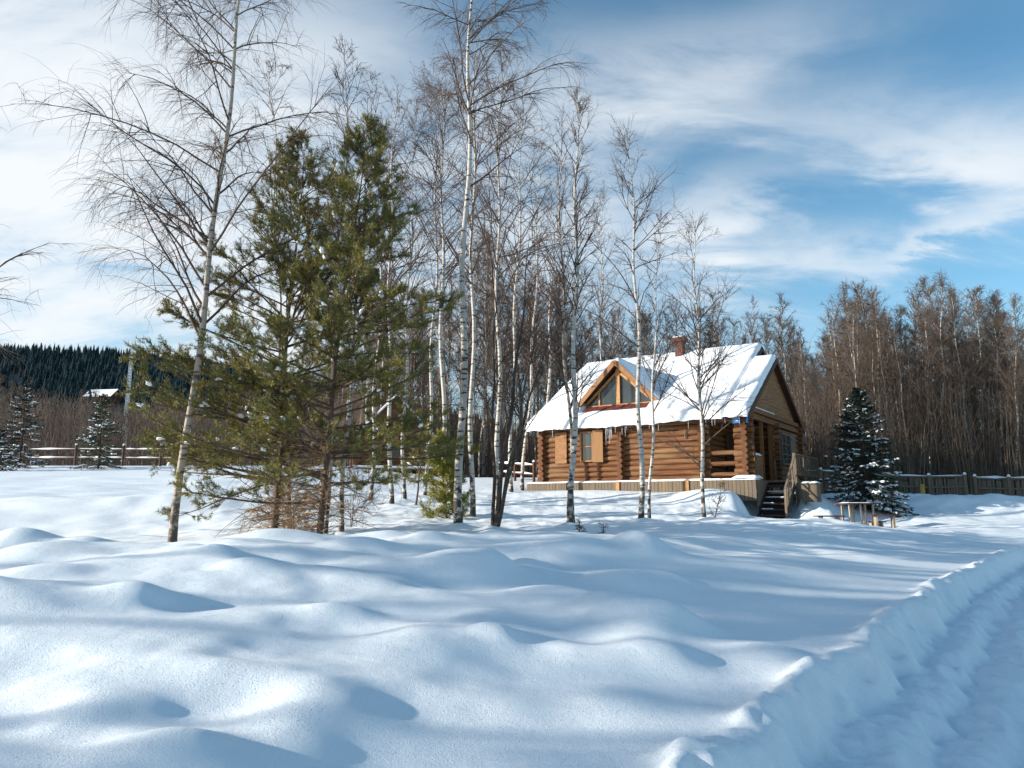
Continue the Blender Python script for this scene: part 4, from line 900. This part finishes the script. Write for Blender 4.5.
def spruce(px, py, D, tpx, tpy, maxl, label, seed, nm=SNEED, snowq=.4, n1=150, dens=1.0, name='spruce', n2=10, group=None, root=None, pos=None, H=None, nn=10):
    rng = np.random.default_rng(seed)
    if pos is None:
        bx, by, bz = unproj(px, py, D); g_ = gz(bx, by) - CZ; t_ = unproj(tpx, tpy, D); H = t_[2] - g_; pos = (bx, by, g_ + CZ)
    root = empty(name, pos, 0, label, 'tree', group)
    k = 10; t = np.linspace(0, 1, k); P = np.stack([.02 * np.sin(t * 7), .02 * np.cos(t * 5), H * t], -1)[None]; R = (.016 * H * ((1 - t) ** .9 * .95 + .04))[None]
    v, q = tubes(P, R, 8); mk('trunk', v, q, DARKB, root, smooth=True)
    tt = .03 + .95 * (rng.permutation(n1) + rng.random(n1)) / n1; tt = tt ** 1.1; p, d, r = sample_on(P, R, np.zeros(n1, int), tt)
    az = rng.uniform(0, 2 * np.pi, n1); L = maxl * ((1 - tt) ** .8 * .97 + .05) * rng.uniform(.7, 1.12, n1)
    D0 = np.stack([np.cos(az), np.sin(az), -.25 + .9 * tt ** 1.5 + rng.normal(0, .08, n1)], -1)
    P1 = curve_branches(p, D0, L, 8, np.full(n1, -.35), .08, rng, lift=-.05); R1 = np.minimum(r * .4, .02)[:, None] * (1 - np.linspace(0, 1, 8))[None] + .004
    A = Acc(); A.add(*tubes(P1, R1, 4)); v, q = A.get(); mk('branches', v, q, DARKB, root)
    m2 = n1 * n2; par = np.repeat(np.arange(n1), n2); t2 = rng.uniform(.1, 1, m2); p, d, r = sample_on(P1, R1, par, t2)
    side = nrm(np.cross(d, np.array([0, 0, 1.]))) * np.where(rng.random(m2) < .5, -1, 1)[:, None]
    d2 = nrm(d * .8 + side * rng.uniform(.3, 1, (m2, 1)) + rng.normal(0, .15, (m2, 3)) + np.array([0, 0, -.2])); L2 = np.clip(L[par] * .38 * (1.15 - t2), .07, .5)
    v, q = needles(p, d2, L2, int(nn * dens * 2.2), .065, .017, rng, fwd=1.1); mk('crown', v, q, nm, root)
    s = (rng.random(m2) < snowq) & (t2 > .25) & (tt[par] < .93)
    # heavier pads on some sides and whole boughs left bare
    bough = rng.random(n1) < .6; s &= bough[par]; m_ = int(s.sum()); A_ = p[s]; B_ = p[s] + d2[s] * L2[s][:, None] * .95
    v, q = sleeves(A_, B_, rng.uniform(.035, .075, m_) * (.5 + .6 * L[par[s]] / maxl), rng, .035); tag(mk('snow_load', v, q, SNOW2, root, smooth=True), kind='stuff')
    return root
spruce(868, 515, 28, 862, 388, 1.8, 'dark snow-laden spruce beside the outdoor table', 201, snowq=.42, n1=260, n2=14)
spruce(19, 465, 41, 22, 383, 1.6, 'dark snow-laden spruce at the far left by the rail fence', 202, n1=130, snowq=.5)
spruce(98, 466, 40, 98, 394, 1.5, 'greener snowy spruce between two posts of the rail fence', 203, nm=SNEED2, n1=120, snowq=.45)
spruce(-4, 466, 38, -6, 430, 1.5, 'squat snowy spruce cut by the left edge', 204, n1=80, snowq=.5)
spruce(716, 470, 52, 713, 318, 1.9, 'dark spruce tip rising behind the log house roof', 205, n1=90, snowq=.03, n2=8)

# ---- background wood: variants made once, then copied
variants = []
for i in range(9):
    H = 12.0; up = [1.6, 1.3, 1.9, 1.5, 1.2, 1.7, 1.4, 2.0, 1.5][i]
    g = birch_geo(300 + i, H, .10, (random.uniform(-.6, .6), random.uniform(-.5, .5)), n1=50, n2=7, n3=4, start=[.45, .35, .5, .3, .45, .25, .4, .2, .5][i], spread=.235, up=up, droop=.35, bend=.015, tw=.0056, sides=6, l3=.85, wob=.3)
    variants.append((g, i))
protos = []
for g, i in variants:
    me = []
    for part, mt, n in zip(g, (BARK2 if i % 3 else BARK, TWIG2 if i % 2 else TWIGL), ('trunk', 'crown')):
        o = mk(n, part[0], part[1], mt, None, smooth=False); me.append(o)
    protos.append(me)
SKY_ = [(-300, 376), (0, 376), (90, 388), (105, 397), (135, 397), (160, 390), (230, 380), (330, 330), (400, 240), (450, 225), (540, 225), (575, 275), (600, 290), (660, 310), (690, 290), (715, 268), (755, 264), (768, 315), (785, 290), (800, 285), (835, 318), (860, 283), (890, 285), (905, 305), (940, 280), (990, 290), (1030, 300), (1400, 300)]
rb_ = np.random.default_rng(7); cnt = 0
LBL = {'left': 'bare brown birch in the distant wood beyond the left rail fence', 'mid': 'bare birch in the wood behind the two log buildings', 'right': 'tall bare birch in the wood behind the picket fence'}
GRP = {'left': 'birches of the distant wood on the left', 'mid': 'birches of the wood behind the buildings', 'right': 'birches of the wood behind the picket fence'}
used = set()
def place(px, D, k, scl=1.0, forceh=None):
    global cnt
    x, y, _ = unproj(px, 480, D); g = gz(x, y); top = np.interp(px, [a for a, b in SKY_], [b for a, b in SKY_])
    H = (unproj(px, top, D)[2] + CZ - g) * (forceh or rb_.uniform(.62, 1.03)); s = H / 12.0
    zone = 'left' if px < 335 else ('mid' if px < 800 else 'right')
    tall = (unproj(px, top, D)[2] + CZ - g) * .86 < H
    lab = LBL[zone].replace('birch in', ('' if tall else 'shorter ') + ('pale-trunked' if k % 3 == 0 else 'brown-trunked') + ' birch in')
    lab = lab.replace('tall bare shorter', 'shorter bare').replace('bare shorter', 'shorter bare').replace('bare brown ', 'bare ')
    if tall: lab += ', at skyline'
    root = empty('birch', (x, y, g - .1), rb_.uniform(0, 6.28), lab, 'tree', GRP[zone]); w = s * rb_.uniform(.8, 1.2); root.scale = (w, w, s); root.rotation_euler = (rb_.normal(0, .03), rb_.normal(0, .03), root.rotation_euler[2])
    for o in protos[k]:
        c = o if k not in used else o.copy()
        if k in used: C.objects.link(c)
        c.parent = root
    used.add(k); cnt += 1
for i in range(88):                                         # right-hand wood
    px = 800 + (1110 - 800) * (i + rb_.uniform(0, 1)) / 88; place(px, rb_.uniform(38, 60) + (6 if px < 840 else 0), int(rb_.integers(0, 9)))
for px, D, fh in ((867, 40, 1.0), (883, 42, .97), (905, 41, .98), (944, 40, 1.02), (960, 41, .95), (975, 39.5, 1.0), (1000, 40, 1.0), (845, 44, .98), (790, 47, 1.0), (930, 39, .9), (1015, 38, 1.0)): place(px, D, 0 if D < 41 else 3, forceh=fh)
for i in range(96):                                        # behind the buildings
    px = 335 + (800 - 335) * (i + rb_.uniform(0, 1)) / 96; place(px, rb_.uniform(47, 66), int(rb_.integers(0, 9)), forceh=rb_.uniform(.5, 1.0))
for i in range(60):                                         # distant left wood
    px = -60 + (335 + 60) * (i + rb_.uniform(0, 1)) / 60; place(px, rb_.uniform(80, 125), int(rb_.integers(0, 9)), forceh=rb_.uniform(.75, 1.02))
print('birches', cnt)
# thicket between the trunks: nobody could count it
def thicket(name, n, pxr, Dr, hr, seed, mt, tw=.012):
    rng = np.random.default_rng(seed); px = rng.uniform(*pxr, n); D = rng.uniform(*Dr, n)
    x = (px - 512) / F * D * .99; y = D; z = ground_h(x, y) + CZ
    top = np.interp(px, [a for a, b in SKY_], [b for a, b in SKY_]); zt__ = np.array([unproj(a, b, c)[2] for a, b, c in zip(px, top, D)]) + CZ
    H = np.minimum((zt__ - z) * .8, rng.uniform(hr[0], hr[1], n)); k = 6; t = np.linspace(0, 1, k)
    ln = rng.normal(0, .07, (n, 2)) * H[:, None]; P = np.zeros((n, k, 3)); wv = rng.normal(0, .012, (n, k, 2)) * H[:, None, None]
    P[..., :2] = np.stack([x, y], -1)[:, None] + ln[:, None] * t[None, :, None] ** 1.3 + wv * t[None, :, None]; P[..., 2] = z[:, None] - .1 + H[:, None] * t
    R = (.006 + .0032 * H * rng.uniform(.6, 1.3, n))[:, None] * (1 - t * .8)[None]
    A = Acc(); A.add(*tubes(P, R, 3)); nb = 7; par = np.repeat(np.arange(n), nb); p, d, r = sample_on(P, R, par, rng.uniform(.12, 1, n * nb))
    az = rng.uniform(0, 6.28, n * nb); D0 = np.stack([np.cos(az), np.sin(az), rng.uniform(.8, 2.2, n * nb)], -1)
    P2 = curve_branches(p, D0, rng.uniform(.1, .28, n * nb) * H[par], 4, np.full(n * nb, .1), .25, rng); A.add(*tubes(P2, np.repeat(np.array([[1, .8, .6, .4]]) * tw, n * nb, 0), 3))
    v, q = A.get(); o = mk(name, v, q, mt); tag(o, kind='stuff'); return o
o = thicket('thicket', 3400, (795, 1120), (36.5, 70), (2.5, 7.5), 1, TWIG2); tag(o, 'dense brown thicket of thin stems behind the picket fence', 'thicket')
o = thicket('thicket', 3200, (330, 800), (46, 75), (2.5, 7), 2, TWIG2); tag(o, 'dense brown thicket of thin stems behind the log buildings', 'thicket')
o = thicket('thicket', 3800, (-120, 340), (72, 150), (5, 11), 3, TWIG2, .024); tag(o, 'reddish brown thicket below the forested hill', 'thicket')

TANT = mat('sunlit_tan_stems', (0.17, 0.13, 0.095), 0.8, noise=(0.5, (1, 1, 1), (0.12, 0.085, 0.06), 0.4, 0.6))  # lighter tan stands in for low sun on the front stems
o = thicket('thicket', 800, (800, 1120), (36.5, 43), (2, 7), 4, TANT, .008); tag(o, 'loose row of sunlit-toned tan saplings at the front edge of the wood behind the picket fence', 'thicket')
# ---- conifer forest on the far hill (one mass)
rng = np.random.default_rng(9); n = 24000
x = rng.uniform(-620, 160, n); y = rng.uniform(200, 520, n); h0 = ground_h(x, y)
keep = (np.abs(x / y + .525 - .0) > .012) | (y > 232); keep &= ~((np.abs(x / y - fx_ / fy_) < .026) & (y > 268) & (y < 308)); x, y, h0 = x[keep], y[keep], h0[keep]; n = len(x)
Hh = rng.uniform(3, 7.5, n); V, Q_ = [], []
lay = 5; sd = 7; A = Acc()
for l in range(lay):
    t0, t1 = l / lay * .9, (l + 1.6) / lay * .9 + .05; t1 = min(t1, 1)
    a = np.arange(sd) * 2 * np.pi / sd + l; rr = Hh * .2 * (1 - t0) ** 1.0
    ring = np.stack([x[:, None] + np.cos(a) * rr[:, None] * rng.uniform(.7, 1.2, (n, sd)), y[:, None] + np.sin(a) * rr[:, None] * rng.uniform(.7, 1.2, (n, sd)), (h0 + Hh * t0 + CZ - .5)[:, None] + rng.uniform(-.5, .3, (n, sd))], -1)
    tip = np.stack([x, y, h0 + Hh * t1 + CZ], -1)[:, None]; vv = np.concatenate([ring, tip], 1).reshape(-1, 3)
    b = (np.arange(n) * (sd + 1))[:, None]; i = np.arange(sd)[None]; A.add(vv, np.stack([b + i, b + (i + 1) % sd, b + sd + 0 * i], -1).reshape(-1, 3))
v, q = A.get(); tag(mk('hill_forest', v, q, HNEED), 'dark conifer forest covering the distant hill', 'forest', kind='stuff')

# ---- lattice mast on the hill side
mx_, my_, mz_ = unproj(128, 396, 230); mb = gz(mx_, my_)
mtop = unproj(127, 347, 230)[2] + CZ
mast = empty('lattice_mast', (mx_, my_, mb), 0, 'slim white and pale blue lattice mast on the distant hillside', 'mast')
PB = mat('pale_blue_paint', (.45, .62, .78), .5); Hm = mtop - mb; m = MB(); w = .55
for sx in (-1, 1):
    for sy in (-1, 1): m.bar((sx * w, sy * w, -1), (sx * w * .5, sy * w * .5, Hm), .09, .09, up=(0, 1, 0))
m.build('leg_frame', WHITE, mast); m = MB(); nz_ = int(Hm / 1.8)
for k in range(nz_):
    z0, z1 = Hm * k / nz_, Hm * (k + 1) / nz_; w0 = w * (1 - .5 * k / nz_); w1 = w * (1 - .5 * (k + 1) / nz_)
    for sy in (-1, 1): m.bar((-w0, sy * w0, z0), (w1, sy * w1, z1), .07, .07, up=(0, 1, 0)); m.bar((w0, sy * w0, z0), (-w1, sy * w1, z1), .07, .07, up=(0, 1, 0))
m.build('bracing', PB, mast)
MB().bar((0, 0, Hm), (0, 0, Hm + 3), .12, .12, up=(0, 1, 0)).bar((-1, 0, Hm * .55), (1.2, 0, Hm * .55), .3, .3).build('antenna', WHITE, mast)
